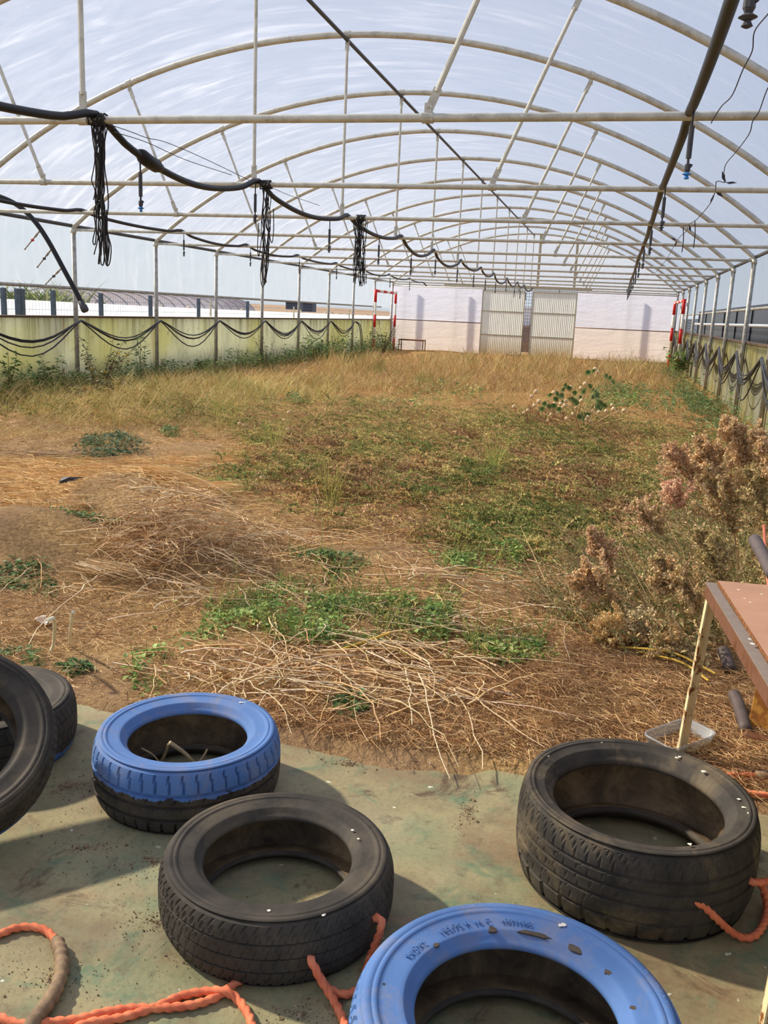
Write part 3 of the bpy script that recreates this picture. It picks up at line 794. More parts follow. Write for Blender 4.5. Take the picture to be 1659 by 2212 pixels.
# embossed size marking on the large blue tyre
def emboss(t, text, radius, size, a_mid, z):
    cu = bpy.data.curves.new('sidewall_lettering', 'FONT')
    cu.body = text; cu.size = size; cu.extrude = .0012; cu.align_x = 'LEFT'; cu.space_character = 1.15
    o = bpy.data.objects.new('tmp_text', cu); COL.objects.link(o)
    bpy.context.view_layer.update()
    me = bpy.data.meshes.new_from_object(o.evaluated_get(bpy.context.evaluated_depsgraph_get()))
    bpy.data.objects.remove(o)
    n = len(me.vertices); co = np.zeros(n*3); me.vertices.foreach_get('co', co); co = co.reshape(-1, 3)
    wdt = co[:, 0].max()
    ang = a_mid+(wdt/2-co[:, 0])/radius
    r = radius+co[:, 1]-size*.35
    co2 = np.stack([r*np.cos(ang), r*np.sin(ang), z+co[:, 2]], 1)
    me.vertices.foreach_set('co', co2.ravel()); me.update()
    me.materials.clear(); me.materials.append(MAT['blue_letter'])
    obj('sidewall_lettering', me, t)
MAT['blue_letter'] = simple('blue_paint_letters', S(90, 124, 176), .6, 0, .12)
emboss(ty4, '185/75 R16', .313, .030, 2.10-.2, .205*.985)
emboss(ty4, '185/75 R 16 C   107/105', .262, .020, 2.0-.2, .205*.984)
emboss(ty4, 'RADIAL', .262, .018, 2.75-.2, .205*.984)
emboss(ty4, 'RADIAL', .313, .028, .45-.2, .205*.985)
# bare patches where the blue has flaked from the bead
MAT['flake'] = simple('bare_rubber_patch', S(84, 74, 66), .85, 0, .3, 40)
def flake(t, a, r, la, lr, zz):
    v = [];  n = 14
    c = (r*math.cos(a), r*math.sin(a))
    for k in range(n):
        b = 2*PI*k/n; j = .75+.5*random.random()
        aa = a+la*math.cos(b)*j/r; rr = r+lr*math.sin(b)*j
        v.append((rr*math.cos(aa), rr*math.sin(aa), zz))
    v += [(p[0], p[1], p[2]-.004) for p in v[:n]]
    mb = MB(); mb.add(v, [tuple(range(n))]+[(k, k+n, (k+1) % n+n, (k+1) % n) for k in range(n)]); mb.build('bare_patch', MAT['flake'], t)
for a, r, la, lr in ((1.50, .240, .040, .008), (1.92, .238, .010, .010), (1.10, .242, .020, .010), (.72, .243, .008, .007), (.28, .245, .006, .006), (2.55, .238, .008, .006)):
    flake(ty4, a-.2, r, la, lr, .205*.9565)
def dropping(t, pts, z):
    for k, (x, y, s) in enumerate(pts):
        mb = MB().lump((x, y, z), s*.85, k, 1, .10, None, .35)
        mb.build('bird_dropping', MAT['dropping'], t)
def polar(R_, lst): return [(r*math.cos(a), r*math.sin(a), s) for a, r, s in lst]
dropping(ty4, polar(1, [(1.30-.2, .292, .008), (1.32-.2, .287, .007)]), .204)
dropping(ty1, polar(1, [(1.2-.4, .268, .006), (1.22-.4, .262, .005), (1.24-.4, .256, .006)]), .217)
dropping(ty2, polar(1, [(.75-1.1, .222, .006), (.55-1.1, .222, .005), (-.85-1.1, .285, .008), (-.83-1.1, .292, .008), (-1.3-1.1, .25, .006)]), .180)
dropping(ty3, polar(1, [(1.55-2, .305, .006), (1.95-2, .30, .005), (1.1-2, .29, .007), (1.12-2, .278, .007), (2.75-2, .31, .006), (2.7-2, .303, .008), (.15-2, .285, .007), (.0-2, .29, .009), (-.1-2, .30, .006), (-1.1-2, .275, .008), (.75-2, .27, .010), (.55-2, .31, .006)]), .264)

# twigs in the blue tyre's hole
tw = [((362, 1608), (345, 1650)), ((362, 1608), (395, 1632)), ((395, 1632), (428, 1656))]
for k, (pa, pb, r, lab) in enumerate([(onz(345, 1652, .02), onz(364, 1607, .13), .006, 'short leg of the bent dry twig inside the blue tyre'), (onz(366, 1604, .13), onz(428, 1657, .02), .008, 'long pale twig propped inside the blue tyre'), (onz(305, 1616, .10), onz(346, 1648, .03), .003, 'thin dark twig at left inside the blue tyre'), (onz(448, 1618, .08), onz(428, 1650, .03), .0035, 'thin upright twig at right inside the blue tyre')]):
    m_ = (pa+pb)/2+np.array([.005, 0, .006])
    thing('twig', lab, 'twig', me=MB().tube(catmull([pa, m_, pb], 5), [r]*11 if k > 1 else list(np.linspace(r, r*.7, 11)), 6).mesh('twig', MAT['stick']))

# ------------------------------------------------------------------ ropes
def rope(label, pts, r=.0095, per=10, parts=()):
    t = thing('rope', label, 'rope', tuple(pts[0]))
    P = catmull(pts, per)
    # resample evenly so the twist is regular
    d = np.concatenate([[0], np.cumsum(np.linalg.norm(np.diff(P, axis=0), axis=1))])
    m = max(8, int(d[-1]/.006)); s = np.linspace(0, d[-1], m)
    P = np.stack([np.interp(s, d, P[:, k]) for k in range(3)], 1)-np.array(pts[0])
    MB().tube(P, r, 12, True, None, 3, .026, .20).build('strands', MAT['rope'], t, True)
    return t, P
zr = .011
G = lambda x, y, z=zr: onz(x, y, z)
rope('orange rope looping out of the tread of the middle black tyre', [onz(668, 2062, .085), onz(674, 2078, .085), onz(690, 2110, .06), onz(708, 2140, .03), onz(726, 2170, zr), onz(742, 2205, zr), onz(750, 2240, zr)])
rope('short orange rope end between the middle black tyre and the blue tyre', [onz(800, 1985, .10), onz(812, 1982, .115), onz(824, 1990, .115), onz(820, 2015, .09), onz(808, 2045, .05), onz(800, 2065, .02), onz(790, 2100, zr)])
rope('orange rope passing under the middle black tyre towards the blue tyre', [G(686, 2100), G(700, 2126), G(725, 2144), G(748, 2148), G(775, 2140)])
rope('doubled orange rope lying along the bottom left of the slab', [G(-40, 2170), G(0, 2197), G(28, 2209), G(60, 2213), G(110, 2208), G(165, 2202), G(230, 2186), G(290, 2178), G(360, 2177), G(420, 2170), G(465, 2155), G(490, 2138), G(515, 2120), G(540, 2105)])
rope('orange rope loop curling back over itself at the bottom left', [G(150, 2225), G(200, 2208), G(255, 2200), G(300, 2188), G(345, 2172), G(390, 2152), G(440, 2142), G(485, 2141, .022), G(512, 2158), G(530, 2180), G(542, 2205), G(548, 2240)])
wr_t, _ = rope('orange rope with a brown taped handle at the left edge', [G(-40, 2030), G(0, 2018), G(30, 2006), G(65, 2002), G(95, 2008), G(115, 2024), G(124, 2040, .016), G(132, 2075, .02), G(128, 2120, .02), G(105, 2165, .02), G(75, 2205, .018), G(50, 2245, .016)])
hp = [G(123, 2034, .018), G(132, 2060, .02), G(134, 2090, .02), G(126, 2125, .02), G(108, 2160, .02), G(82, 2195, .02), G(55, 2230, .02)]
P = catmull(hp, 7); P0 = np.array(wr_t.location)
MB().tube(P-P0, [.0165+.002*math.sin(k*1.7)+.0012*random.random() for k in range(len(P))], 12).build('taped_grip', MAT['tape'], wr_t, True)
dd = P[1]-P[0]
MB().tube([P[0]-dd*1.0-P0, P[0]+dd*1.2-P0], [.0135, .0165], 12).build('tape_band', MAT['green_tape'], wr_t, True)
rope('orange rope hanging in a loop from the side of the dusty black tyre', [onz(1484, 1947, .13), onz(1498, 1948, .135), onz(1520, 1958, .12), onz(1548, 1985, .08), onz(1578, 2012, .03), onz(1605, 2026, zr), onz(1630, 2022, zr), onz(1648, 2000, zr), onz(1657, 1965, zr), onz(1650, 1925, .03), onz(1640, 1905, .06)])
rope('orange rope leaving the right side of the dusty black tyre', [onz(1618, 1901, .14), onz(1632, 1906, .14), onz(1660, 1905, .13), onz(1700, 1900, .10)])
rope('upper of two orange ropes crossing the straw at the right edge', [G(1560, 1676, .03), G(1590, 1675, .03), G(1630, 1675, .03), G(1700, 1680, .03)])
rope('lower of two orange ropes crossing the straw at the right edge', [G(1595, 1705, .03), G(1620, 1713, .03), G(1660, 1718, .03), G(1710, 1725, .03)])
thing('taped_rope_end', 'brown taped rope end on the straw at the right edge', 'rope', me=MB().tube([G(1632, 1676, .03), G(1650, 1676, .032), G(1700, 1682, .03)], [.018, .020, .019], 10).mesh('taped_rope_end', MAT['tape'], True))

# ------------------------------------------------------------------ work table at the right
def make_table():
    zt = .70
    A = onz(1525, 1257, zt); B = onz(1659, 1478, zt)
    ax = (B-A); ax[2] = 0; ax /= np.linalg.norm(ax)                   # along the long edge, towards the viewer
    L = 1.385; wd = .62
    nx = np.array([-ax[1], ax[0], 0])
    if nx[0] < 0: nx = -nx
    t = thing('work_table', 'rusty steel work table with a brown board top at the right edge', 'table', (float(A[0]), float(A[1]), 0))
    def pt(a, b, z): p = A+ax*a+nx*b; return np.array([p[0]-A[0], p[1]-A[1], z])
    def bar(a0, a1, b0, b1, z0, z1, nm, mat):
        MB().hexa([pt(a0, b0, z0), pt(a1, b0, z0), pt(a1, b1, z0), pt(a0, b1, z0), pt(a0, b0, z1), pt(a1, b0, z1), pt(a1, b1, z1), pt(a0, b1, z1)]).build(nm, mat, t)
    # angle-iron frame: flat top flange and a vertical skirt
    bar(0, L, 0, .034, zt-.006, zt, 'top_flange', MAT['table_grey'])
    bar(0, L, wd-.034, wd, zt-.006, zt, 'top_flange', MAT['table_grey'])
    bar(0, L, 0, .005, zt-.055, zt-.006, 'skirt', MAT['table_brown'])
    bar(0, .005, 0, wd, zt-.055, zt-.006, 'skirt', MAT['table_brown'])
    bar(0, L, wd-.005, wd, zt-.055, zt-.006, 'skirt', MAT['table_brown'])
    bar(0, .03, .034, wd-.034, zt-.006, zt, 'top_flange', MAT['table_grey'])
    bar(.004, L, .040, wd-.04, zt-.004, zt+.010, 'board', MAT['board'])
    bar(.006, L, .0365, .0405, zt-.002, zt+.009, 'board_edge', MAT['fibre'])
    for a, b, sp in ((.012, .006, -.012), (L-.05, .006, -.01), (.012, wd-.04, .02), (L-.05, wd-.04, .02)):
        ta = a-.03 if a < 1 else a
        # L-section leg splayed slightly outwards
        def leg(z, k): return pt(a+(ta-a)*k, b+sp*k*3, z)
        for (da, db) in (((0, .036), (0, .005)), ((0, .005), (0, .036))):
            p = []
            for z, k in ((-.01, 1), (zt-.006, 0)):
                o_ = np.array(leg(z, k))
                for i, j in ((0, 0), (1, 0), (1, 1), (0, 1)): p.append(o_+ax*da[i]+nx*db[j])
            MB().hexa(p).build('leg', MAT['table_paint'], t)
    dropping(t, [(*(pt(a, b, 0)[:2]), s) for a, b, s in ((.10, .09, .006), (.13, .16, .006), (.2, .09, .005), (.24, .1, .006), (.62, .02, .007), (.66, .02, .008))], zt+.010)
make_table()
# handle and rods behind the table
def bar_thing(nm, lab, cat, pts, r, mat): return thing(nm, lab, cat, me=MB().tube(catmull(pts, 5), r, 12).mesh(nm, mat, True))
bar_thing('foam_grip', 'grey padded handle poking up behind the table at the right edge', 'handle', [onz(1630, 1165, .80), onz(1646, 1195, .77), onz(1672, 1245, .72)], .024, MAT['grip'])
bar_thing('orange_rod', 'slim orange rod rising behind the table at the right edge', 'rod', [onz(1650, 1135, .70), onz(1656, 1220, .60), onz(1664, 1300, .48)], .007, MAT['orange_rod'])
bar_thing('steel_pipe', 'open-ended dark steel pipe lying in the straw under the table', 'pipe', [onz(1612, 1580, .03), onz(1596, 1525, .05), onz(1585, 1500, .06)], .026, MAT['black_pipe'])
bar_thing('steel_pipe', 'dark steel pipe lying crosswise against the ochre plate', 'pipe', [onz(1610, 1588, .035), onz(1640, 1598, .035), onz(1690, 1608, .035)], .022, MAT['rust_steel'])
bar_thing('plastic_pipe', 'dark grey pipe end between the weeds by the table edge', 'pipe', [onz(1578, 1450, .02), onz(1570, 1425, .05), onz(1562, 1405, .07)], .030, MAT['black_pipe'])
a, b, c_ = onz(1612, 1585, .0), onz(1680, 1600, .0), onz(1640, 1500, .25)
thing('ochre_plate', 'ochre rusty metal plate leaning under the table', 'plate', me=MB().hexa([a, b, b+[0, .01, 0], a+[0, .01, 0], a+[.04, .12, .22], b+[.04, .12, .22], b+[.04, .13, .22], a+[.04, .13, .22]]).mesh('ochre_plate', MAT['plate']))

# clear tub ------------------------------------------------------------
def make_tub():
    c = (onz(1383, 1583, .07)+onz(1555, 1583, .07))/2
    c = onz(1468, 1592, .07); zg = .015
    e1 = onz(1483, 1548, .075)-onz(1383, 1582, .075); e2 = onz(1383, 1582, .075)-onz(1465, 1628, .075)
    A0, B0, C0 = onz(1385, 1583, .075), onz(1482, 1549, .075), onz(1554, 1584, .075)
    D0 = A0+C0-B0
    cen = (A0+C0)/2; t = thing('plastic_tub', 'shallow clear plastic tub with dry brown sediment beside the table leg', 'tub', (float(cen[0]), float(cen[1]), zg))
    def loop(k, z, n=5):
        corners = [A0, B0, C0, D0]; pts = []
        for i in range(4):
            p = corners[i]; a = corners[i-1]; b = corners[(i+1) % 4]
            for s in np.linspace(0, 1, n):
                q = (1-s)**2*(p+(a-p)*.18)+2*s*(1-s)*p+s*s*(p+(b-p)*.18)
                q = (q-cen)*k; pts.append((q[0], q[1], z))
        return pts
    rings = [loop(.80, .004), loop(.84, .008), loop(.93, .055), loop(.945, .06), loop(1.0, .062), loop(1.01, .054), loop(.99, .055), loop(.955, .052), loop(.85, .002), loop(.8, 0)]
    m = len(rings[0]); v = sum(rings, [])
    f = [(j*m+i, j*m+(i+1) % m, (j+1)*m+(i+1) % m, (j+1)*m+i) for j in range(len(rings)-1) for i in range(m)]
    f += [tuple(range(m)), tuple((len(rings)-1)*m+i for i in range(m-1, -1, -1))]
    obj('shell', newmesh('shell', v, f, MAT['tub'], True), t)
    v = loop(.81, .008)+[(p[0], p[1], .012) for p in loop(.70, .012)]
    f = [(i, (i+1) % m, m+(i+1) % m, m+i) for i in range(m)]+[tuple(range(m, 2*m))]
    obj('sediment', newmesh('sediment', v, f, MAT['sediment'], True), t)
make_tub()

# ------------------------------------------------------------------ goals, rusty stool, scraps
def goal(label, A, B, h, n=5):
    A, B = np.array(A, float), np.array(B, float)
    t = thing('goal_frame', label, 'goal', (A[0], A[1], 0))
    def upright(p, nm):
        u = obj(nm, MB().tube([(p[0]-A[0], p[1]-A[1], -.02), (p[0]-A[0], p[1]-A[1], h)], .050, 12).mesh(nm, MAT['white_paint'], True), t)
        for k in range(n):
            if k % 2 == 0:
                MB().tube([(p[0]-A[0], p[1]-A[1], h*k/n), (p[0]-A[0], p[1]-A[1], h*(k+1)/n+(.01 if k == n-1 else 0))], .0535, 12).build('red_band', MAT['red_paint'], u, True)
    upright(A, 'upright'); upright(B, 'upright')
    d = B-A
    mb = MB().tube([(0, 0, h-.05), (d[0], d[1], h-.05)], .05, 12)
    c = mb.build('crossbar', MAT['white_paint'], t, True)
    m = 6
    for k in range(0, m, 2):
        MB().tube([(d[0]*k/m, d[1]*k/m, h-.05), (d[0]*(k+1)/m, d[1]*(k+1)/m, h-.05)], .0535, 12).build('red_band', MAT['red_paint'], c, True)
gl_a, gl_b = onX(811, 757, -9.30), onX(857, 752, -9.30)
goal('red and white banded goal frame by the left wall at the far end', (-9.33, 35.4, 0), (-9.28, 38.6, 0), 2.42)
goal('red and white banded goal frame by the right wall at the far end', (2.12, 32.3, 0), (2.05, 36.2, 0), 2.42)
def stool():
    y = 37.6
    A, B = onY(861, 732, y), onY(915, 732, y)
    t = thing('rusty_table', 'small rusty table frame before the end wall at left', 'table', (float(A[0]), y, 0))
    w_, h_ = float(B[0]-A[0]), float(A[2])
    MB().box((0, 0, h_-.05), (w_, .5, h_)).build('top_frame', MAT['rust_steel'], t)
    for x in (.02, w_-.02):
        for yy in (.02, .48): MB().tube([(x, yy, -.05), (x, yy, h_-.04)], .022, 6).build('leg', MAT['rust_steel'], t)
    MB().tube([(.02, .02, .25), (.02, .48, .25)], .012, 6).build('brace', MAT['rust_steel'], t)
stool()
q = onz(156, 1052, .05)
sc = MB().lump((0, 0, 0), .11, 11, 2, .45, None, .35)
thing('plastic_scrap', 'crumpled black plastic scrap on the straw at left', 'scrap', (q[0], q[1], gz(q[0], q[1])+.03), me=sc.mesh('plastic_scrap', MAT['black_plastic']))
def crumple(w_, h_, seed):
    rr = random.Random(seed); mb = MB(); n = 7
    v = [(w_*(i/n-.5), h_*(j/4-.5)+rr.uniform(-.006, .006), .012+rr.uniform(-.01, .012)) for j in range(5) for i in range(n+1)]
    mb.add(v, [(j*(n+1)+i, j*(n+1)+i+1, (j+1)*(n+1)+i+1, (j+1)*(n+1)+i) for j in range(4) for i in range(n)]); return mb
q = onz(96, 1338, .02)
thing('paper_scrap', 'torn white scrap on the dry ground at left', 'scrap', (q[0], q[1], gz(q[0], q[1])+.01), (0, 0, -.5), me=crumple(.11, .05, 3).mesh('paper_scrap', MAT['paper']))
for lab, pts in (('tall pale stalk bent at its top, left of its twin', [onz(106, 1412, .0), onz(116, 1390, .06), onz(118, 1350, .20), onz(115, 1334, .27), onz(104, 1340, .26)]),
                 ('straight pale stalk standing alone right of its bent twin', [onz(150, 1388, .0), onz(151, 1360, .10), onz(157, 1312, .27)])):
    z0 = float(gz(pts[0][0], pts[0][1])); pts = [p+np.array([0, 0, z0]) for p in pts]
    thing('dry_stalk', lab, 'stalk', me=MB().tube(catmull(pts, 4), .0085, 6).mesh('dry_stalk', simple('pale_stalk', S(244, 228, 194), .8)))
# ------------------------------------------------------------------ vegetation
def nrm(a): return a/(np.linalg.norm(a, axis=-1, keepdims=True)+1e-9)
def rnd(lo, hi, n): return rng.uniform(lo, hi, n)
def palette(cols, n, var=.16):
    c = np.array([S(*k)[:3] for k in cols]); w = c[rng.integers(0, len(c), n)]
    w = w*1.42*rnd(1-var, 1+var, (n, 1)); w = w*.86+.14*w.mean(1, keepdims=True)
    return np.minimum(w*np.minimum(1, .78/w.max(1, keepdims=True)), .8)*(1+rng.normal(0, .03, (n, 3)))
class VG:
    """gathers many blades, leaves and stems into one mesh"""
    def __init__(s): s.v, s.t, s.c, s.n = [], [], [], 0
    def put(s, v, t, c):
        s.v.append(v.reshape(-1, 3)); s.t.append(t.reshape(-1, 3)+s.n); s.c.append(c.reshape(-1, 3)); s.n += v.reshape(-1, 3).shape[0]
    def strips(s, P0, D, L, Wd, B, col, K=4, side=None, taper=.9):
        N = len(P0); t = np.linspace(0, 1, K)[None, :, None]
        C = P0[:, None]+L[:, None, None]*(D[:, None]*t+B[:, None]*t*t)
        if side is None: side = nrm(np.cross(D, rng.normal(size=(N, 3))))
        wv = side[:, None]*(Wd[:, None, None]*(1-taper*t**2)*.5)
        v = np.stack([C-wv, C+wv], 2)
        b = np.arange(N)[:, None]*(2*K)+2*np.arange(K-1)[None]
        q = np.stack([np.stack([b, b+1, b+3], -1), np.stack([b, b+3, b+2], -1)], 2)
        s.put(v, q, np.repeat(col, 2*K, 0)); return C
    def tubes(s, P0, D, L, R0, B, col, K=6, wig=0.0):
        N = len(P0); t = np.linspace(0, 1, K)[None, :, None]
        C = P0[:, None]+L[:, None, None]*(D[:, None]*t+B[:, None]*t*t)
        if wig: C = C+np.cumsum(rng.normal(0, wig, (N, K, 3)), 1)*L[:, None, None]*np.array([1, 1, .3])
        n1 = nrm(np.cross(D, np.array([.13, .21, 1.0]))); n2 = nrm(np.cross(D, n1))
        a = np.array([0, 2*PI/3, 4*PI/3])
        off = np.cos(a)[None, None, :, None]*n1[:, None, None]+np.sin(a)[None, None, :, None]*n2[:, None, None]
        v = C[:, :, None]+off*(R0[:, None, None, None]*(1-.5*t[..., None]))
        b = np.arange(N)[:, None, None]*(3*K)+3*np.arange(K-1)[None, :, None]; k = np.arange(3)[None, None]; k2 = (k+1) % 3
        q = np.stack([np.stack([b+k, b+k2, b+3+k2], -1), np.stack([b+k, b+3+k2, b+3+k], -1)], 3)
        s.put(v, q, np.repeat(col, 3*K, 0)); return C
    def leaves(s, P, D, U, L, Wd, col, fold=.25):
        """pointed folded leaves: base P, along D, width across U x D"""
        sd = nrm(np.cross(U, D)); n = nrm(np.cross(D, sd))
        m = P+D*(L*.45)[:, None]
        lf = m+sd*(Wd*.5)[:, None]+n*(Wd*fold)[:, None]; rt = m-sd*(Wd*.5)[:, None]+n*(Wd*fold)[:, None]
        tp = P+D*L[:, None]-n*(L*.12)[:, None]
        v = np.stack([P, lf, tp, rt], 1)
        b = np.arange(len(P))[:, None]*4
        q = np.stack([np.concatenate([b, b+1, b+2], 1), np.concatenate([b, b+2, b+3], 1)], 1)
        s.put(v, q, np.repeat(col, 4, 0))
    def build(s, name, mat, parent=None, **props):
        v = np.concatenate(s.v); t = np.concatenate(s.t); c = np.clip(np.concatenate(s.c), 0, 1)
        return obj(name, newmesh(name, v, t, mat, False, c), parent, **props)

def onz_many(px, py, z=0.0):
    d = _F[None]+_R[None]*((px-829.5)/FPX)[:, None]-_U[None]*((py-1106)/FPX)[:, None]
    return _O[None]+d*((z-CAMH)/d[:, 2])[:, None]
def field(n, x0, x1, y0, y1, margin=.12):
    """points on the soil, evenly dense over a stretch of the field as it recedes"""
    p = onz_many(rnd(x0, x1, n), rnd(y0, y1, n))
    k = (p[:, 0] > XL+margin) & (p[:, 0] < XR-margin) & (p[:, 1] > 3.03) & (p[:, 1] < YEND-.1)
    p = p[k]; p[:, 2] = gz(p[:, 0], p[:, 1]); return p
def patch(n, cx, cy, rx, ry):
    a = rnd(0, 2*PI, n); r = np.sqrt(rnd(0, 1, n))*(1+.25*np.sin(3*a+cx))+np.abs(rng.normal(0, .22, n))
    p = onz_many(cx+rx*r*np.cos(a), cy+ry*r*np.sin(a))
    k = (p[:, 0] > XL+.05) & (p[:, 0] < XR-.05) & (p[:, 1] > 3.0)
    p = p[k]; p[:, 2] = gz(p[:, 0], p[:, 1]); return p
def ell(p, cx, cy, rx, ry):
    """how far inside an area of the field each point lies (1 at its middle)"""
    c = onz(cx, cy); a = onz(cx+rx, cy)-onz(cx-rx, cy); b = onz(cx, cy-ry)-onz(cx, cy+ry)
    sx = np.linalg.norm(a[:2])/2; sy = np.linalg.norm(b[:2])/2
    ax = a[:2]/np.linalg.norm(a[:2]); ay = b[:2]/np.linalg.norm(b[:2])
    q = p[:, :2]-c[:2]
    return np.exp(-((q@ax)/sx)**2-((q@ay)/sy)**2)
BARE = [(80, 1150, 170, 55), (60, 1215, 130, 45), (310, 1085, 130, 38), (450, 990, 100, 20), (240, 1425, 120, 40), (790, 1200, 70, 20), (200, 1510, 140, 40), (640, 1590, 150, 22), (900, 1640, 250, 14), (560, 1380, 60, 15), (1160, 1560, 90, 22), (860, 870, 60, 12)]
def keep_off(p, areas, k=1.0):
    m = np.ones(len(p))
    for a in areas: m *= 1-k*np.clip(ell(p, *a)*1.25, 0, 1)
    return p[rng.random(len(p)) < m]
def drift(p, k=1.0):
    """slow change over the plot, about -1 to 1: where growth is lush or withered"""
    x, y = p[:, 0]*k, p[:, 1]*k
    return (np.sin(1.7*x+.9*y)+np.sin(2.9*x-1.6*y+1)+np.sin(4.6*x+3.1*y+2)+.7*np.sin(7.3*x-6.1*y))/2.6
def near_scale(p): return np.clip(p[:, 1]/6, .75, 3.0)

# straw litter ------------------------------------------------------------
def straw():
    g = VG()
    p = keep_off(field(130000, -300, 1950, 900, 1660), BARE, .93)
    n = len(p); sc = near_scale(p)
    a = rnd(0, 2*PI, n); D = np.stack([np.cos(a), np.sin(a), rnd(-.05, .28, n)], 1)
    b = rng.normal(0, .35, (n, 3)); b[:, 2] = rnd(-.3, .02, n)
    p[:, 2] += rnd(.0, .035, n)
    col = palette([(196, 160, 104), (172, 134, 82), (214, 182, 128), (150, 112, 66), (184, 150, 100), (132, 98, 60)], n)
    g.strips(p, D, rnd(.03, .13, n)*sc**.6, rnd(.0022, .0052, n)*sc, b, col, 3)
    # fine brown rootlets over the trodden ground in front of the slab
    p = np.concatenate([patch(9000, 1300, 1540, 330, 85), patch(5000, 1120, 1440, 220, 60), patch(2500, 760, 1570, 240, 35), patch(2500, 1560, 1660, 140, 70)])
    p = p[p[:, 1] > 3.04]
    n = len(p); a = rnd(0, 2*PI, n); D = np.stack([np.cos(a), np.sin(a), rnd(0, .3, n)], 1)
    b = rng.normal(0, .5, (n, 3)); b[:, 2] = rnd(-.35, 0, n); p[:, 2] += rnd(0, .03, n)
    g.strips(p, D, rnd(.04, .12, n), rnd(.0016, .0034, n), b, palette([(168, 128, 78), (140, 102, 62), (190, 152, 100), (120, 84, 50)], n), 5)
    g.build('straw_litter', MAT['straw'], None, label='loose tan straw scattered over the soil of the whole plot', category='straw', kind='stuff')
    # thin pale mat of straw lying flat left of middle
    g = VG()
    p = np.concatenate([patch(5200, 230, 1035, 260, 34), patch(2500, 60, 1050, 120, 45), patch(1500, 560, 1000, 100, 30), patch(1600, 380, 1080, 80, 24)])
    n = len(p); a = rng.normal(.15, .5, n); D = np.stack([np.cos(a), np.sin(a), rnd(0, .15, n)], 1)
    b = rng.normal(0, .15, (n, 3)); b[:, 2] = rnd(-.18, 0, n); p[:, 2] += rnd(.0, .05, n)
    g.strips(p, D, rnd(.10, .32, n), rnd(.004, .007, n), b, palette([(222, 188, 126), (204, 168, 104), (188, 146, 86)], n), 4)
    g.build('flattened_straw', MAT['straw'], None, label='pale flattened straw mat at left, around the black plastic scrap', category='straw', kind='stuff')
straw()

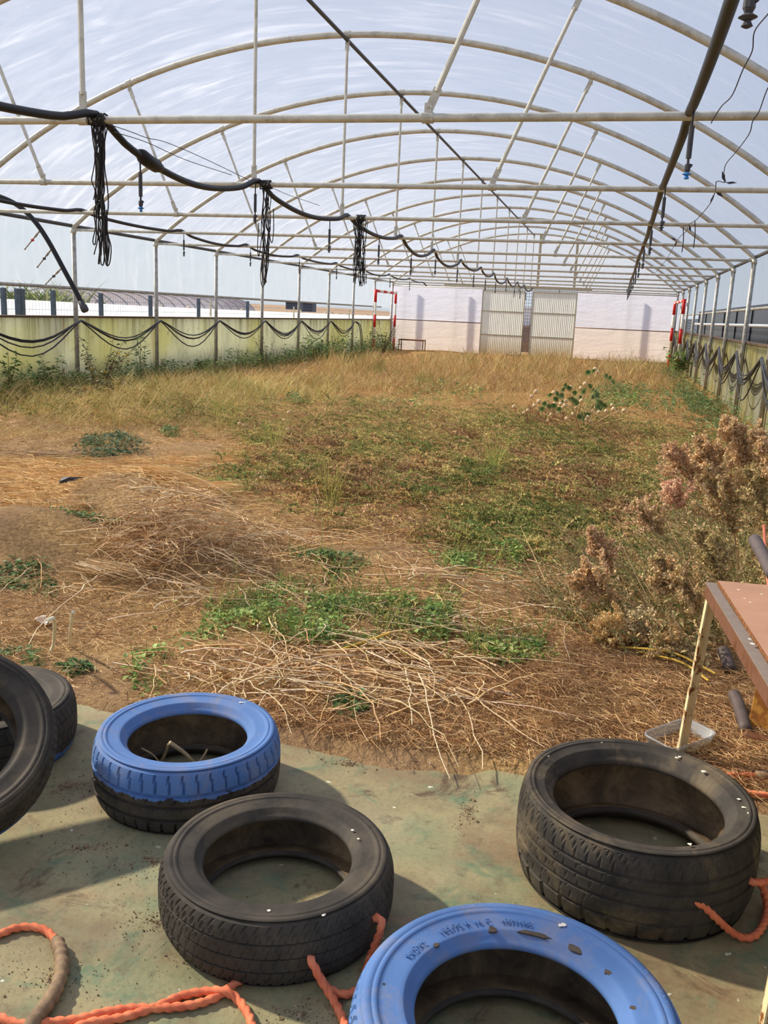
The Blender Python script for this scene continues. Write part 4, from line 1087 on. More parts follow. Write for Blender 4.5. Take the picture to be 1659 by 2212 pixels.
# pale stalks lying before the slab, and the heap -------------------------
def stalks():
    g = VG()
    p = np.concatenate([patch(150, 790, 1490, 260, 55), patch(90, 640, 1450, 240, 60), patch(60, 900, 1400, 200, 60), patch(110, 540, 1260, 220, 60), patch(70, 1000, 1330, 190, 60), patch(50, 250, 1260, 170, 50), patch(40, 1080, 1230, 200, 50), patch(50, 830, 1170, 260, 60), patch(40, 1150, 1060, 300, 70)])
    n = len(p); a = np.where(rng.random(n) < .55, rng.normal(-.1, .45, n), rnd(0, 2*PI, n)); D = np.stack([np.cos(a), np.sin(a), rnd(-.02, .2, n)], 1)
    b = rng.normal(0, .5, (n, 3)); b[:, 2] = rnd(-.22, -.04, n); p[:, 2] += rnd(.03, .09, n)
    p -= D*np.array([.15])
    g.tubes(p, D, rnd(.14, .50, n), rnd(.0026, .0054, n), b, palette([(226, 196, 148), (206, 172, 120), (236, 212, 170), (190, 152, 96)], n, .1), 9, .028)
    g.build('pale_stalks', MAT['straw'], None, label='tangle of long pale bent stalks lying in front of the green weeds', category='stalks', kind='stuff')
    g = VG()
    c = np.array([(360, 1185), (330, 1230), (430, 1210), (560, 1175), (300, 1215), (520, 1240)])
    P, H = [], []
    for k, (x, y) in enumerate(c):
        q = patch([1100, 900, 800, 700, 500, 400][k], x, y, [90, 95, 80, 80, 60, 70][k], [36, 30, 30, 26, 24, 22][k]); P.append(q); H.append(np.full(len(q), [.34, .2, .22, .22, .14, .14][k]))
    p = np.concatenate(P); h = np.concatenate(H); n = len(p)
    p[:, 2] += h*rng.random(n)*np.clip(ell(p, 390, 1210, 200, 60)*1.5, .2, 1)
    a = rnd(0, 2*PI, n); D = nrm(np.stack([np.cos(a), np.sin(a), rnd(-.35, .35, n)], 1))
    b = rng.normal(0, .3, (n, 3)); b[:, 2] = rnd(-.45, 0, n)
    col = palette([(230, 198, 144), (206, 168, 114), (176, 138, 90), (240, 214, 166), (140, 106, 70)], n)
    g.strips(p, D, rnd(.05, .22, n), rnd(.003, .007, n), b, col, 5)
    q = patch(46, 370, 1190, 110, 36); m = len(q); q[:, 2] += rnd(.14, .34, m)
    a = rnd(0, 2*PI, m); D = nrm(np.stack([np.cos(a), np.sin(a)*.6, rnd(-.1, .5, m)], 1)); b = rng.normal(0, .2, (m, 3)); b[:, 2] = rnd(-.5, -.05, m)
    g.tubes(q, D, rnd(.2, .42, m), rnd(.0035, .0065, m), b, palette([(228, 196, 144), (212, 176, 120)], m, .08), 6, .012)
    g.build('straw_heap', MAT['straw'], None, label='raised heap of dry stalks and straw at left of the green weeds', category='heap', kind='stuff')
    # radiating clump on the bare mound
    for (x, y, r, lab) in ((180, 1105, .26, 'splayed dead grass clump on the bare earth mound at left'), (190, 1245, .3, 'sheaf of flat pale stalks below the bare earth mound')):
        q0 = onz(x, y); q0[2] = gz(q0[0], q0[1])+.03
        n = 90; g = VG(); a = rnd(0, 2*PI, n) if x == 180 else rng.normal(-.25, .12, n)
        D = nrm(np.stack([np.cos(a), np.sin(a), rnd(.05, .6, n) if x == 180 else rnd(0, .1, n)], 1))
        b = np.zeros((n, 3)); b[:, 2] = rnd(-.7, -.2, n) if x == 180 else rnd(-.1, 0, n)
        P = np.tile(np.zeros(3), (n, 1))+rng.normal(0, .02 if x == 180 else .05, (n, 3))*[1, 1, .2]
        g.strips(P, D, rnd(.6, 1.3, n)*r*(1 if x == 180 else 1.3), rnd(.003, .006, n), b, palette([(204, 172, 120), (184, 148, 98), (222, 196, 150)], n), 5)
        t = thing('dead_grass_clump', lab, 'grass', tuple(q0)); g.build('blades', MAT['straw'], t, kind='stuff')
stalks()

# fuzzy creeping pigweed mats ---------------------------------------------
def fuzzy(g, p, D, L, B, col, nl=20, lsz=(.010, .022), wd=(.006, .012), r=.0022, t0=.12):
    n = len(p)
    C = g.tubes(p, D, L, np.full(n, r), B, col*.85, 4)
    t = rnd(t0, 1.02, (n, nl)); q = p[:, None]+L[:, None, None]*(D[:, None]*t[..., None]+B[:, None]*(t**2)[..., None])
    q = q.reshape(-1, 3); d = nrm(rng.normal(size=(n*nl, 3))+nrm(D+2*B*.5)[:, None].repeat(nl, 1).reshape(-1, 3)*.6+np.array([0, 0, .35]))
    cc = np.repeat(col, nl, 0)*rnd(.75, 1.25, (n*nl, 1))
    taper = np.repeat(1, nl*n)*(1.15-.55*t.reshape(-1))
    g.leaves(q, d, rng.normal(size=(n*nl, 3)), rnd(*lsz, n*nl)*taper, rnd(*wd, n*nl)*taper, cc)
OLIVE = [(176, 164, 86), (150, 148, 76), (196, 180, 104), (168, 146, 82), (186, 158, 96), (134, 136, 72)]
BROWNW = [(188, 148, 90), (168, 128, 76), (198, 162, 104), (160, 142, 78)]
def pigweed():
    mats = [([(1000, 985, 430, 75), (1200, 950, 240, 40), (800, 935, 300, 40)], 4200, OLIVE, .18, 'olive creeping pigweed mat across the middle of the plot'),
            ([(700, 975, 170, 60), (640, 1030, 110, 40)], 1200, OLIVE, .16, 'olive pigweed mat left of the middle, beside bare earth'),
            ([(1000, 1080, 330, 70), (860, 1050, 220, 50), (1250, 1060, 170, 60)], 3400, OLIVE+BROWNW, .15, 'mixed brown and olive pigweed below the middle mat'),
            ([(1230, 1170, 160, 60), (1330, 1130, 120, 60), (1100, 1150, 150, 40)], 2200, OLIVE, .14, 'yellow-green pigweed creeping before the tall seed plants'),
            ([(1480, 1030, 160, 70), (1400, 960, 160, 40)], 900, BROWNW+OLIVE, .16, 'brown-tinged pigweed among the tall seed plants at right'),
            ([(120, 880, 180, 30), (300, 900, 140, 30), (40, 860, 90, 20)], 800, [(138, 136, 52), (120, 118, 48), (160, 140, 66)], .22, 'pigweed and long grass below the left wall')]
    for areas, n, pal, h, lab in mats:
        g = VG()
        p = np.concatenate([patch(int(n/len(areas)), *a) for a in areas]); m = len(p)
        cl = np.sin(p[:, 0]*5.1+p[:, 1]*1.7)*np.cos(p[:, 1]*4.3-p[:, 0]*2.2)+.5*np.sin(p[:, 0]*11+1)*np.cos(p[:, 1]*9)
        p = p[cl+rng.normal(0, .35, m) > -.25]; m = len(p)
        sc = np.clip(p[:, 1]/8, .75, 1.8)
        a = rng.normal(PI*.85, 1.1, m); D = nrm(np.stack([np.cos(a), np.sin(a)*.7, rnd(.25, .95, m)], 1))
        B = np.stack([D[:, 0]*.25, D[:, 1]*.25, -rnd(.35, .8, m)], 1)+rng.normal(0, .1, (m, 3))
        p[:, 2] += rnd(.0, .75, m)*h
        u = drift(p, 1.5)+rng.normal(0, .35, m)
        col = np.where((u > .45)[:, None], palette([(110, 122, 58), (94, 108, 50), (132, 140, 66)], m, .25), np.where((u < -.45)[:, None], palette([(176, 140, 92), (148, 112, 70), (196, 162, 110), (122, 92, 60)], m, .3), palette(pal, m, .3)))
        fuzzy(g, p, D, rnd(.18, .42, m)*sc**.5, B, col, 22, (.016, .034), (.010, .019), .003)
        g.build('pigweed_mat', MAT['plant'], None, label=lab, category='weeds', kind='stuff')
pigweed()

# leafy green patches -------------------------------------------------------
GREEN = [(122, 152, 70), (100, 134, 60), (144, 168, 82), (86, 118, 54), (154, 170, 94)]
DKGREEN = [(86, 116, 60), (70, 100, 52), (102, 130, 70), (112, 132, 84)]
YGREEN = [(142, 154, 68), (120, 140, 60), (158, 162, 84)]
def leafy(cx, cy, rx, ry, n, h, L, pal, lab, spike=0):
    p = patch(int(n*1.25), cx, cy, rx, ry); m = len(p); g = VG()
    dome = np.clip(ell(p, cx, cy, rx, ry)*1.4, .25, 1)
    clump = .6+.4*np.sin(p[:, 0]*9+cx)*np.cos(p[:, 1]*8)
    hole = np.sin(p[:, 0]*14+cy)+np.cos(p[:, 1]*11+p[:, 0]*5)+rng.normal(0, .5, m)+1.6*dome
    kk = hole > .75; p, dome, clump = p[kk], dome[kk], clump[kk]; m = len(p)
    p[:, 2] += h*dome*clump*rng.random(m)**.6
    a = rnd(0, 2*PI, m); D = nrm(np.stack([np.cos(a), np.sin(a), rnd(-.35, .6, m)], 1))
    U = nrm(rng.normal(0, .35, (m, 3))+np.array([0, 0, 1.0]))
    Ls = rnd(.6, 1.25, m)*L
    g.leaves(p, D, U, Ls, Ls*rnd(.5, .75, m), palette(pal, m, .2), .15)
    k = m//9; q = p[:k].copy(); q[:, 2] = gz(q[:, 0], q[:, 1])
    a = rnd(0, 2*PI, k); D = nrm(np.stack([np.cos(a)*.5, np.sin(a)*.5, np.ones(k)], 1))
    g.tubes(q, D, rnd(.7, 1.15, k)*h, np.full(k, .0022), rng.normal(0, .15, (k, 3)), palette([(126, 132, 70), (150, 140, 84)], k), 4)
    if spike:
        q = patch(spike, cx, cy, rx, ry); k = len(q); a = rnd(0, 2*PI, k)
        D = nrm(np.stack([np.cos(a)*.6, np.sin(a)*.6, np.ones(k)], 1))
        fuzzy(g, q, D, rnd(.1, .2, k)+h*.5, rng.normal(0, .25, (k, 3)), palette(YGREEN+OLIVE[:3], k), 20)
    g.build('leafy_weeds', MAT['leaf'], None, label=lab, category='weeds', kind='stuff')
leafy(640, 1340, 185, 62, 4200, .11, .036, GREEN, 'widest green leafy weed patch, behind the lying pale stalks', 70)
leafy(890, 1350, 90, 52, 1700, .10, .036, GREEN, 'green leafy patch right beside the widest one, crossed by a yellow stalk', 40)
leafy(1040, 1195, 110, 50, 2300, .13, .036, GREEN, 'green leafy patch in the middle distance below the pigweed', 30)
leafy(700, 1235, 70, 24, 900, .09, .034, DKGREEN, 'small dark leafy patch right of the straw heap', 8)
leafy(250, 1182, 85, 20, 1200, .08, .036, DKGREEN, 'dark leafy patch behind the bare mound, left of the straw heap')
leafy(440, 1060, 90, 20, 1300, .09, .04, GREEN, 'green leafy patch at the foot of the upper bare earth', 12)
leafy(335, 1450, 55, 42, 700, .10, .034, GREEN, 'green sprig patch behind the blue-topped tyre')
leafy(160, 1450, 28, 12, 130, .05, .034, DKGREEN, 'tiny green sprig behind the tyres at the left edge')
leafy(765, 1535, 42, 24, 150, .07, .042, DKGREEN, 'small dark-leaved sprig on the soil before the slab')
leafy(1080, 1420, 110, 36, 1100, .09, .034, YGREEN+GREEN, 'yellowish low weeds beside the brown litter', 40)
leafy(60, 1265, 80, 22, 500, .05, .034, DKGREEN, 'thin green weeds at left below the bare mound')
leafy(30, 1440, 60, 40, 260, .06, .034, DKGREEN, 'sparse green weeds above the tyres at the left edge')
leafy(240, 975, 62, 26, 1500, .20, .045, [(82, 104, 74), (66, 90, 60), (100, 116, 84)], 'blue-green thistle clump at left in the pale straw')
leafy(372, 942, 22, 9, 300, .12, .05, DKGREEN, 'small dark weed right of the thistle clump')
leafy(160, 1010, 50, 9, 300, .05, .045, YGREEN, 'low yellow-green patch before the thistle clump')
leafy(1400, 865, 110, 26, 2200, .35, .075, DKGREEN, 'dark green weeds in front of the right wall')
leafy(1320, 868, 50, 16, 900, .30, .07, GREEN, 'brighter green weeds behind the podded bush')
leafy(1570, 900, 70, 36, 1700, .40, .06, [(88, 116, 74), (104, 130, 96), (76, 104, 60)], 'grey-green wormwood weeds by the right posts')
leafy(1640, 960, 50, 40, 900, .4, .06, GREEN, 'green weeds at the right edge under the wall')
leafy(960, 850, 90, 16, 700, .25, .07, DKGREEN+OLIVE, 'dull green weeds near the middle of the plot')
leafy(640, 880, 26, 9, 220, .2, .07, DKGREEN, 'small dark weed tuft in the yellow grass, left of middle')
leafy(860, 880, 60, 12, 380, .2, .07, OLIVE+DKGREEN, 'olive weed tuft by the bare spot at the middle')
leafy(1420, 800, 90, 14, 900, .4, .10, DKGREEN+OLIVE, 'bushy weeds before the end wall at right')

# grasses -------------------------------------------------------------------
def grass(n, box, H, Wd, pal, lab, lean=.35, droop=.35, off=(), areas=None, tuft=1):
    g = VG()
    if areas: p = np.concatenate([patch(int(n/tuft/len(areas)), *a) for a in areas])
    else: p = field(n//tuft, *box)
    if len(off): p = keep_off(p, off, .9)
    if tuft > 1:
        p = np.repeat(p, tuft, 0); p[:, :2] += rng.normal(0, .03, (len(p), 2))*np.clip(p[:, 1:2]/10, .7, 2)
    m = len(p); a = rnd(0, 2*PI, m); l = rnd(.1, lean, m)
    D = nrm(np.stack([np.cos(a)*l, np.sin(a)*l, np.ones(m)], 1))
    B = np.stack([np.cos(a)*droop, np.sin(a)*droop, -rnd(.1, 1, m)*droop], 1)
    sc = np.clip(p[:, 1]/14, .6, 2.2)
    side = nrm(np.stack([rng.normal(1, .5, m), rng.normal(-.2, .5, m), rng.normal(0, .15, m)], 1))
    u = drift(p, .7)+rng.normal(0, .3, m); col = palette(pal, m)
    col = np.where((u > .7)[:, None], palette([(132, 134, 64), (152, 148, 76), (112, 116, 58)], m), col)*(1+.16*np.clip(-drift(p, 1.3), -1, 1))[:, None]
    g.strips(p, D, rnd(*H, m)*(1+.3*drift(p, 1.1)), rnd(*Wd, m)*sc, B, col, 4, side)
    return g.build('grass', MAT['straw'], None, label=lab, category='grass', kind='stuff')
RUST = [(176, 138, 88), (156, 116, 72), (194, 160, 108), (138, 108, 68), (170, 144, 88), (160, 148, 84)]
GOLD = [(194, 168, 94), (170, 150, 82), (156, 144, 76), (204, 178, 112)]
grass(26000, (300, 1480, 768, 850), (.12, .40), (.003, .007), RUST+[(168, 140, 64)], 'rust-brown dry grass over the far half of the plot', .5, .5)
grass(25000, (-300, 1500, 815, 955), (.08, .28), (.003, .006), RUST+GOLD, 'brown and gold dry grass over the middle of the plot', .8, .8, BARE+[(1250, 910, 60, 20)])
grass(6000, None, (.22, .55), (.004, .008), GOLD+[(146, 144, 72)], 'long yellow-green grass in tufts at left of the plot', .6, .5, (), [(150, 870, 200, 30), (420, 870, 160, 26), (620, 850, 120, 24), (300, 905, 200, 22)], 7)
grass(2200, None, (.35, .75), (.004, .008), [(190, 166, 100), (166, 148, 92), (178, 140, 88)], 'upright yellow grass tufts in the far right of the plot', .3, .25, (), [(1340, 815, 60, 18), (1180, 800, 60, 12), (980, 800, 80, 14), (760, 800, 60, 14)], 8)
grass(260, None, (.3, .55), (.004, .007), [(172, 172, 76), (150, 158, 66)], 'few tall green grass blades standing among the pigweed', .25, .2, (), [(590, 990, 20, 16), (1070, 1045, 14, 10), (720, 1090, 20, 10), (940, 930, 60, 14), (480, 930, 40, 14)], 5)

# wild strips of weeds below the walls ---------------------------------------
def wallweeds(pts, n, h, L, pal, lab):
    g = VG(); pts = np.array(pts); k = rng.integers(0, len(pts)-1, n); t = rng.random(n)
    xy = pts[k]+(pts[k+1]-pts[k])*t[:, None]
    p = np.concatenate([xy, np.zeros((n, 1))], 1); p[:, 0] += rng.normal(0, .16, n); p[:, 2] = gz(p[:, 0], p[:, 1])
    hh = h*(.45+.55*np.abs(np.sin(p[:, 1]*1.9)*np.cos(p[:, 1]*.7+1)))
    p[:, 2] += hh*rng.random(n)**1.2
    a = rnd(0, 2*PI, n); D = nrm(np.stack([np.cos(a), np.sin(a), rnd(-.3, .8, n)], 1))
    Ls = rnd(.6, 1.3, n)*L
    g.leaves(p, D, nrm(rng.normal(0, .5, (n, 3))+[0, 0, 1]), Ls, Ls*rnd(.4, .6, n), palette(pal, n, .22), .15)
    m = n//25; q = p[:m].copy(); q[:, 2] = gz(q[:, 0], q[:, 1]); a = rnd(0, 2*PI, m)
    g.tubes(q, nrm(np.stack([np.cos(a)*.3, np.sin(a)*.3, np.ones(m)], 1)), rnd(.5, 1.3, m)*h, np.full(m, .004), rng.normal(0, .1, (m, 3)), palette([(110, 104, 60), (134, 110, 70)], m), 4)
    g.build('wall_weeds', MAT['leaf'], None, label=lab, category='weeds', kind='stuff')
wallweeds([(-8.9, 12.2), (-9.1, 15), (-9.0, 17.5)], 2300, .40, .07, DKGREEN, 'green weeds lining the left wall at its near stretch')
wallweeds([(-9.0, 17.8), (-8.9, 21), (-8.8, 24.5)], 2300, .55, .08, DKGREEN+GREEN, 'dense green weeds lining the middle of the left wall')
wallweeds([(-8.7, 24.5), (-8.8, 29), (-9.0, 37.5)], 2600, .85, .10, GREEN+DKGREEN, 'tall green weeds lining the far stretch of the left wall')
wallweeds([(1.7, 13), (1.75, 20), (1.7, 31)], 2600, .45, .07, DKGREEN+[(110, 118, 66)], 'weeds along the foot of the right wall')

# plants one could count -------------------------------------------------------
def leafy_plant(name, label, pos, h, stems, leafL, leafW, pal, spal, spread, nleaf, droop=.1, cat='plant', stem_r=.006, flowers=None, t0=.2):
    t = thing(name, label, cat, (pos[0], pos[1], float(gz(pos[0], pos[1]))-.01))
    gs, gl = VG(), VG(); n = stems
    a = rnd(0, 2*PI, n); D = nrm(np.stack([np.cos(a)*spread, np.sin(a)*spread*.6, np.ones(n)], 1))
    P = np.concatenate([rng.normal(0, .05*spread, (n, 2)), np.zeros((n, 1))], 1); L = rnd(.55, 1.0, n)*h
    L[0] = h
    B = rng.normal(0, .12, (n, 3)); B[:, 2] = -droop
    gs.tubes(P, D, L, np.full(n, stem_r), B, palette(spal, n), 6)
    tt = rnd(t0, 1.02, (n, nleaf)); q = (P[:, None]+L[:, None, None]*(D[:, None]*tt[..., None]+B[:, None]*(tt**2)[..., None])).reshape(-1, 3)
    m = len(q); a = rnd(0, 2*PI, m); d = nrm(np.stack([np.cos(a), np.sin(a), rnd(-.5, .6, m)], 1))
    off = rnd(0, .12, m)*h*(1.1-tt.reshape(-1)); q2 = q+d*off[:, None]
    gs.strips(q, d, off+1e-4, np.full(m, .004), np.zeros((m, 3)), np.repeat(palette(spal, n), nleaf, 0), 2)
    Ls = rnd(.6, 1.2, m)*leafL
    gl.leaves(q2, d, nrm(rng.normal(0, .4, (m, 3))+[0, 0, 1]), Ls, Ls*leafW, palette(pal, m, .2), .12)
    gs.build('stem', MAT['plant'], t); gl.build('foliage', MAT['leaf'], t, kind='stuff')
    if flowers:
        col, k = flowers; mb = MB()
        for i in range(k):
            j = rng.integers(0, m); mb.lump(q2[j], .022, i, 1)
        mb.build('flowers', simple('petals_%s' % name, col, .6), t)
    return t
def gp(x, y, z=0): return onz(x, y, z)
leafy_plant('thistle', 'dark leafy weed at the left edge against the pale wall', gp(22, 856), .72, 5, .11, .5, DKGREEN, [(96, 92, 60)], .22, 20)
leafy_plant('thistle', 'dark leafy weed between the left edge and the bramble', gp(90, 858), .68, 5, .10, .5, DKGREEN, [(96, 92, 60)], .25, 22)
leafy_plant('bramble', 'sprawling bramble with thin arching shoots around the left post', gp(215, 862), 1.15, 13, .07, .6, [(70, 84, 46), (92, 98, 58), (56, 68, 40), (110, 90, 60)], [(92, 70, 52)], .55, 24, .12, 'bush', .006, (S(226, 190, 40), 4))
leafy_plant('bramble', 'dense dark base growth of brambles beneath the arching shoots', gp(235, 872), .42, 22, .07, .55, [(66, 70, 42), (84, 76, 48), (52, 60, 38)], [(92, 70, 52)], .9, 18, .05, 'bush')
leafy_plant('willow_seedling', 'slender green sapling with narrow leaves before the left wall', gp(308, 826), 1.12, 4, .13, .22, [(96, 124, 66), (112, 138, 80), (80, 108, 58)], [(120, 120, 70)], .13, 30, .02, 'sapling', .007)
leafy_plant('wall_shrub', 'dark low shrub before the third left post', gp(430, 810), .42, 8, .10, .5, DKGREEN, [(96, 92, 60)], .5, 18)
leafy_plant('dry_weed', 'wispy dry weed in front of the fourth left post', gp(572, 795), 1.0, 9, .06, .4, [(96, 92, 62), (112, 98, 66), (70, 86, 48)], [(104, 88, 66)], .3, 22, .02)
leafy_plant('wall_shrub', 'broad green shrub between the fourth and fifth left posts', gp(680, 780), .75, 14, .12, .45, DKGREEN+GREEN, [(96, 92, 60)], .55, 22)
leafy_plant('bare_shrub', 'dark twiggy shrub in front of the goal by the left wall', gp(828, 764), 1.35, 9, .08, .4, [(80, 62, 52), (64, 70, 44), (98, 78, 60)], [(74, 54, 46)], .3, 14, .02, 'bush', .010)
leafy_plant('leafy_bush', 'green leafy bush at the foot of the right goal frame', gp(1466, 815), 1.15, 14, .16, .5, GREEN+DKGREEN, [(96, 110, 60)], .55, 26, .1, 'bush', .008, (S(222, 168, 50), 5))
leafy_plant('leafy_weed', 'small upright weed by the third right post', gp(1590, 885), .5, 7, .10, .5, GREEN, [(120, 120, 70)], .35, 16)
# strip of clear plastic standing by the right post
q = gp(1563, 878)
mb = MB(); v = []
for i in range(8):
    s = i/7; z = .62*s; x = .08+.26*s**1.5; wv = .035*(1-.4*s)
    v += [(x-wv, 0, z), (x+wv, .02*math.sin(i), z)]
mb.add(v, [(2*i, 2*i+1, 2*i+3, 2*i+2) for i in range(7)])
thing('plastic_strip', 'curled strip of clear plastic standing in the weeds by the right posts', 'scrap', (q[0], q[1], 0), me=mb.mesh('plastic_strip', MAT['tub'], True))

# podded bush -----------------------------------------------------------------
def podded():
    b = gp(1258, 945); t = thing('podded_bush', 'bush with drooping dark leaves and round cream seed pods', 'bush', (b[0], b[1], float(gz(b[0], b[1]))))
    Yb = b[1]
    def at(x, y, dy=0): return onY(x, y, Yb+dy)-np.array([b[0], b[1], 0])
    tips = [(1230, 850), (1180, 880), (1140, 900), (1300, 870), (1340, 885), (1210, 860), (1288, 838), (1310, 822), (1265, 850), (1150, 915), (1345, 905), (1195, 905), (1245, 880)]
    pods = [(1148, 858), (1157, 848), (1154, 878), (1140, 888), (1110, 880), (1132, 893), (1190, 897), (1206, 892), (1211, 874), (1214, 883), (1220, 878), (1233, 839), (1245, 882), (1238, 897), (1255, 840), (1264, 831), (1285, 800), (1291, 805), (1287, 882), (1309, 890), (1325, 886), (1335, 891), (1348, 889), (1294, 892), (1268, 908), (1270, 902), (1275, 912), (1184, 910), (1224, 906), (1256, 868), (1196, 850), (1208, 857), (1164, 869), (1198, 875), (1257, 932), (1237, 939), (1322, 877), (1279, 891), (1155, 930), (1222, 868)]
    k = 0
    for (x, y) in tips:
        e_ = at(x, y, random.uniform(-.5, .5)); m = e_*.5+np.array([random.uniform(-.08, .08), random.uniform(-.1, .1), .04])
        MB().tube(catmull([(0, 0, 0), m*.6, m, e_], 4), list(np.linspace(.014, .005, 13)), 6).build('branch', MAT['pod_stem'], t)
    pm = MB().lump((0, 0, 0), .036, 4, 1, 1.05, None, .12).mesh('pod', MAT['pod'], True)
    for (x, y) in pods:
        o = obj('pod', pm, t, tuple(at(x, y, random.uniform(-.4, .4))), (random.random(), random.random(), 0)); s = random.uniform(.7, 1.15); o.scale = (s, s, s)
    lv = []
    for variant in range(2):
        g = VG(); n = 7; a = np.linspace(-1.1, 1.1, n)
        D = nrm(np.stack([np.sin(a)*.8, np.full(n, .15), -np.cos(a)], 1)); P = np.zeros((n, 3))
        L = (.10*np.cos(a*.7)); g.leaves(P, D, np.tile([0, -1.0, .25], (n, 1)), L, L*.30, palette(DKGREEN, n, .1)*.9, .1)
        v = np.concatenate(g.v); f = np.concatenate(g.t); c = np.concatenate(g.c)
        lv.append(newmesh('leaf', v, f, MAT['leaf'], False, c))
    spots = [(1285, 798), (1270, 800), (1310, 808), (1318, 812), (1322, 820), (1222, 828), (1218, 838), (1228, 834), (1272, 830), (1283, 840), (1288, 848), (1280, 852), (1290, 858), (1240, 862), (1246, 866), (1235, 858), (1190, 850), (1200, 858), (1212, 850), (1176, 868), (1184, 874), (1195, 872), (1298, 866), (1304, 872), (1292, 874), (1250, 896), (1258, 900), (1270, 892), (1262, 890), (1204, 846), (1214, 866), (1244, 845), (1262, 842), (1300, 880), (1252, 856), (1208, 880), (1172, 880)]
    for i, (x, y) in enumerate(spots):
        obj('leaf', lv[i % 2], t, tuple(at(x, y, random.uniform(-.5, .5))), (random.uniform(-.3, .3), random.uniform(-.3, .3), random.uniform(-1.2, 1.2)))
MAT['pod'] = simple('cream_pod', S(226, 196, 152), .85, 0, .12, 30); MAT['pod_stem'] = simple('pale_branch', S(196, 168, 120), .85)
podded()
for nm, lab, st, pd in (('podded_stalk', 'forked pale stalk with two pods standing left of the middle', [((618, 965), [(621, 905), (606, 905), (632, 895)])], [(615, 918), (624, 902), (622, 938)]),
                        ('podded_stalk', 'leaning pale stalk with two pods by the bare earth patch', [((545, 958), [(520, 925), (528, 930)])], [(518, 924), (526, 928)])):
    b = gp(*st[0][0]); t = thing(nm, lab, 'stalk', (b[0], b[1], float(gz(b[0], b[1]))))
    for e_ in st[0][1]:
        p = onY(*e_, b[1])-np.array([b[0], b[1], 0]); MB().tube(catmull([(0, 0, 0), p*.55+np.array([.01, 0, .02]), p], 4), .006, 6).build('stem', MAT['pod_stem'], t)
    for e_ in pd: MB().lump(tuple(onY(*e_, b[1])-np.array([b[0], b[1], 0])), .028, 4, 1).build('pod', MAT['pod'], t, True)
for k, (x, y) in enumerate([(357, 1110), (370, 1108), (379, 1094), (558, 1046), (568, 1052), (552, 1068)]):
    p = gp(x, y); lab = ['leftmost of three cream pods lying at the edge of bare earth', 'middle of three cream pods lying at the edge of bare earth', 'topmost of three cream pods lying at the edge of bare earth', 'palest fallen pod under the olive pigweed', 'fallen pod just right of the palest one', 'fallen pod lowest under the olive pigweed'][k]
    thing('fallen_pod', lab, 'pod', (p[0], p[1], float(gz(p[0], p[1]))+.045), me=MB().lump((0, 0, 0), .034, k, 1).mesh('fallen_pod', MAT['pod'], True))

# tall dry seed plants at the right ---------------------------------------------
TAN = [(228, 194, 140), (212, 174, 120), (240, 212, 162), (192, 156, 108), (176, 146, 100)]
DULL = [(184, 160, 106), (164, 148, 96), (200, 172, 122), (146, 136, 84)]
PINKT = [(216, 172, 136), (200, 156, 122), (226, 188, 150)]
def seed_plant(label, base, tip, Y, pal, head=.5, fat=.05, ns=700, mid=None):
    b = gp(*base); b[1] = Y if Y else b[1]
    if Y: b = onY(base[0], base[1], Y); b[2] = 0
    e_ = onY(tip[0], tip[1], b[1]+.05)-np.array([b[0], b[1], 0])
    m = np.array([e_[0]*.35, .03, e_[2]*.62])
    path = catmull([(0, 0, 0), m, e_], 10)
    t = thing('seed_plant', label, 'plant', (b[0], b[1], float(gz(b[0], b[1]))))
    MB().tube(path, list(np.linspace(.009, .003, len(path))), 6).build('stem', MAT['pod_stem'], t)
    path = np.array(path); g = VG()
    s = 1-head*rng.random(ns); idx = np.clip((s*(len(path)-1)), 0, len(path)-1.001); i0 = idx.astype(int); fr = idx-i0
    P = path[i0]*(1-fr[:, None])+path[i0+1]*fr[:, None]
    # side spikelets of seeds, longest low on the head, pointing up along the stem
    nb = 34; sk = 1-head*rnd(.0, 1.0, nb)**.9; ik = (sk*(len(path)-1)).astype(int); tg = nrm(np.gradient(path, axis=0))[ik]
    side = rng.normal(size=(nb, 3)); br = nrm(nrm(side)*.75+tg*.8)
    lk = fat*(.5+2.6*np.clip((1-sk)/head, 0, 1)**.8)*rnd(.6, 1.2, nb)
    k = rng.integers(0, nb, ns); main = rng.random(ns) < .25; u = rng.random(ns)**.8
    Q = path[ik[k]]+br[k]*(lk[k]*u)[:, None]
    P = np.where(main[:, None], P, Q)+rng.normal(0, .0075, (ns, 3))
    d = nrm(rng.normal(size=(ns, 3))); Ls = rnd(.012, .022, ns)
    g.leaves(P, d, rng.normal(size=(ns, 3)), Ls, Ls*.8, palette(pal, ns, .22), .3)
    g.leaves(P, -d, rng.normal(size=(ns, 3)), Ls*.8, Ls*.7, palette(pal, ns, .22), .3)
    g.build('seed_head', MAT['plant'], t, kind='stuff')
    nl = 90; g = VG(); s = rnd(.15, 1-head*.6, nl); P = path[(s*(len(path)-1)).astype(int)]+rng.normal(0, .05, (nl, 3))
    a = rnd(0, 2*PI, nl); D = nrm(np.stack([np.cos(a), np.sin(a), rnd(-.8, .3, nl)], 1)); Ls = rnd(.02, .045, nl)
    g.leaves(P, D, nrm(rng.normal(0, .6, (nl, 3))+[0, 0, 1]), Ls, Ls*.5, palette(DULL+[(112, 118, 64)], nl), .2)
    g.build('leaves', MAT['plant'], t, kind='stuff')
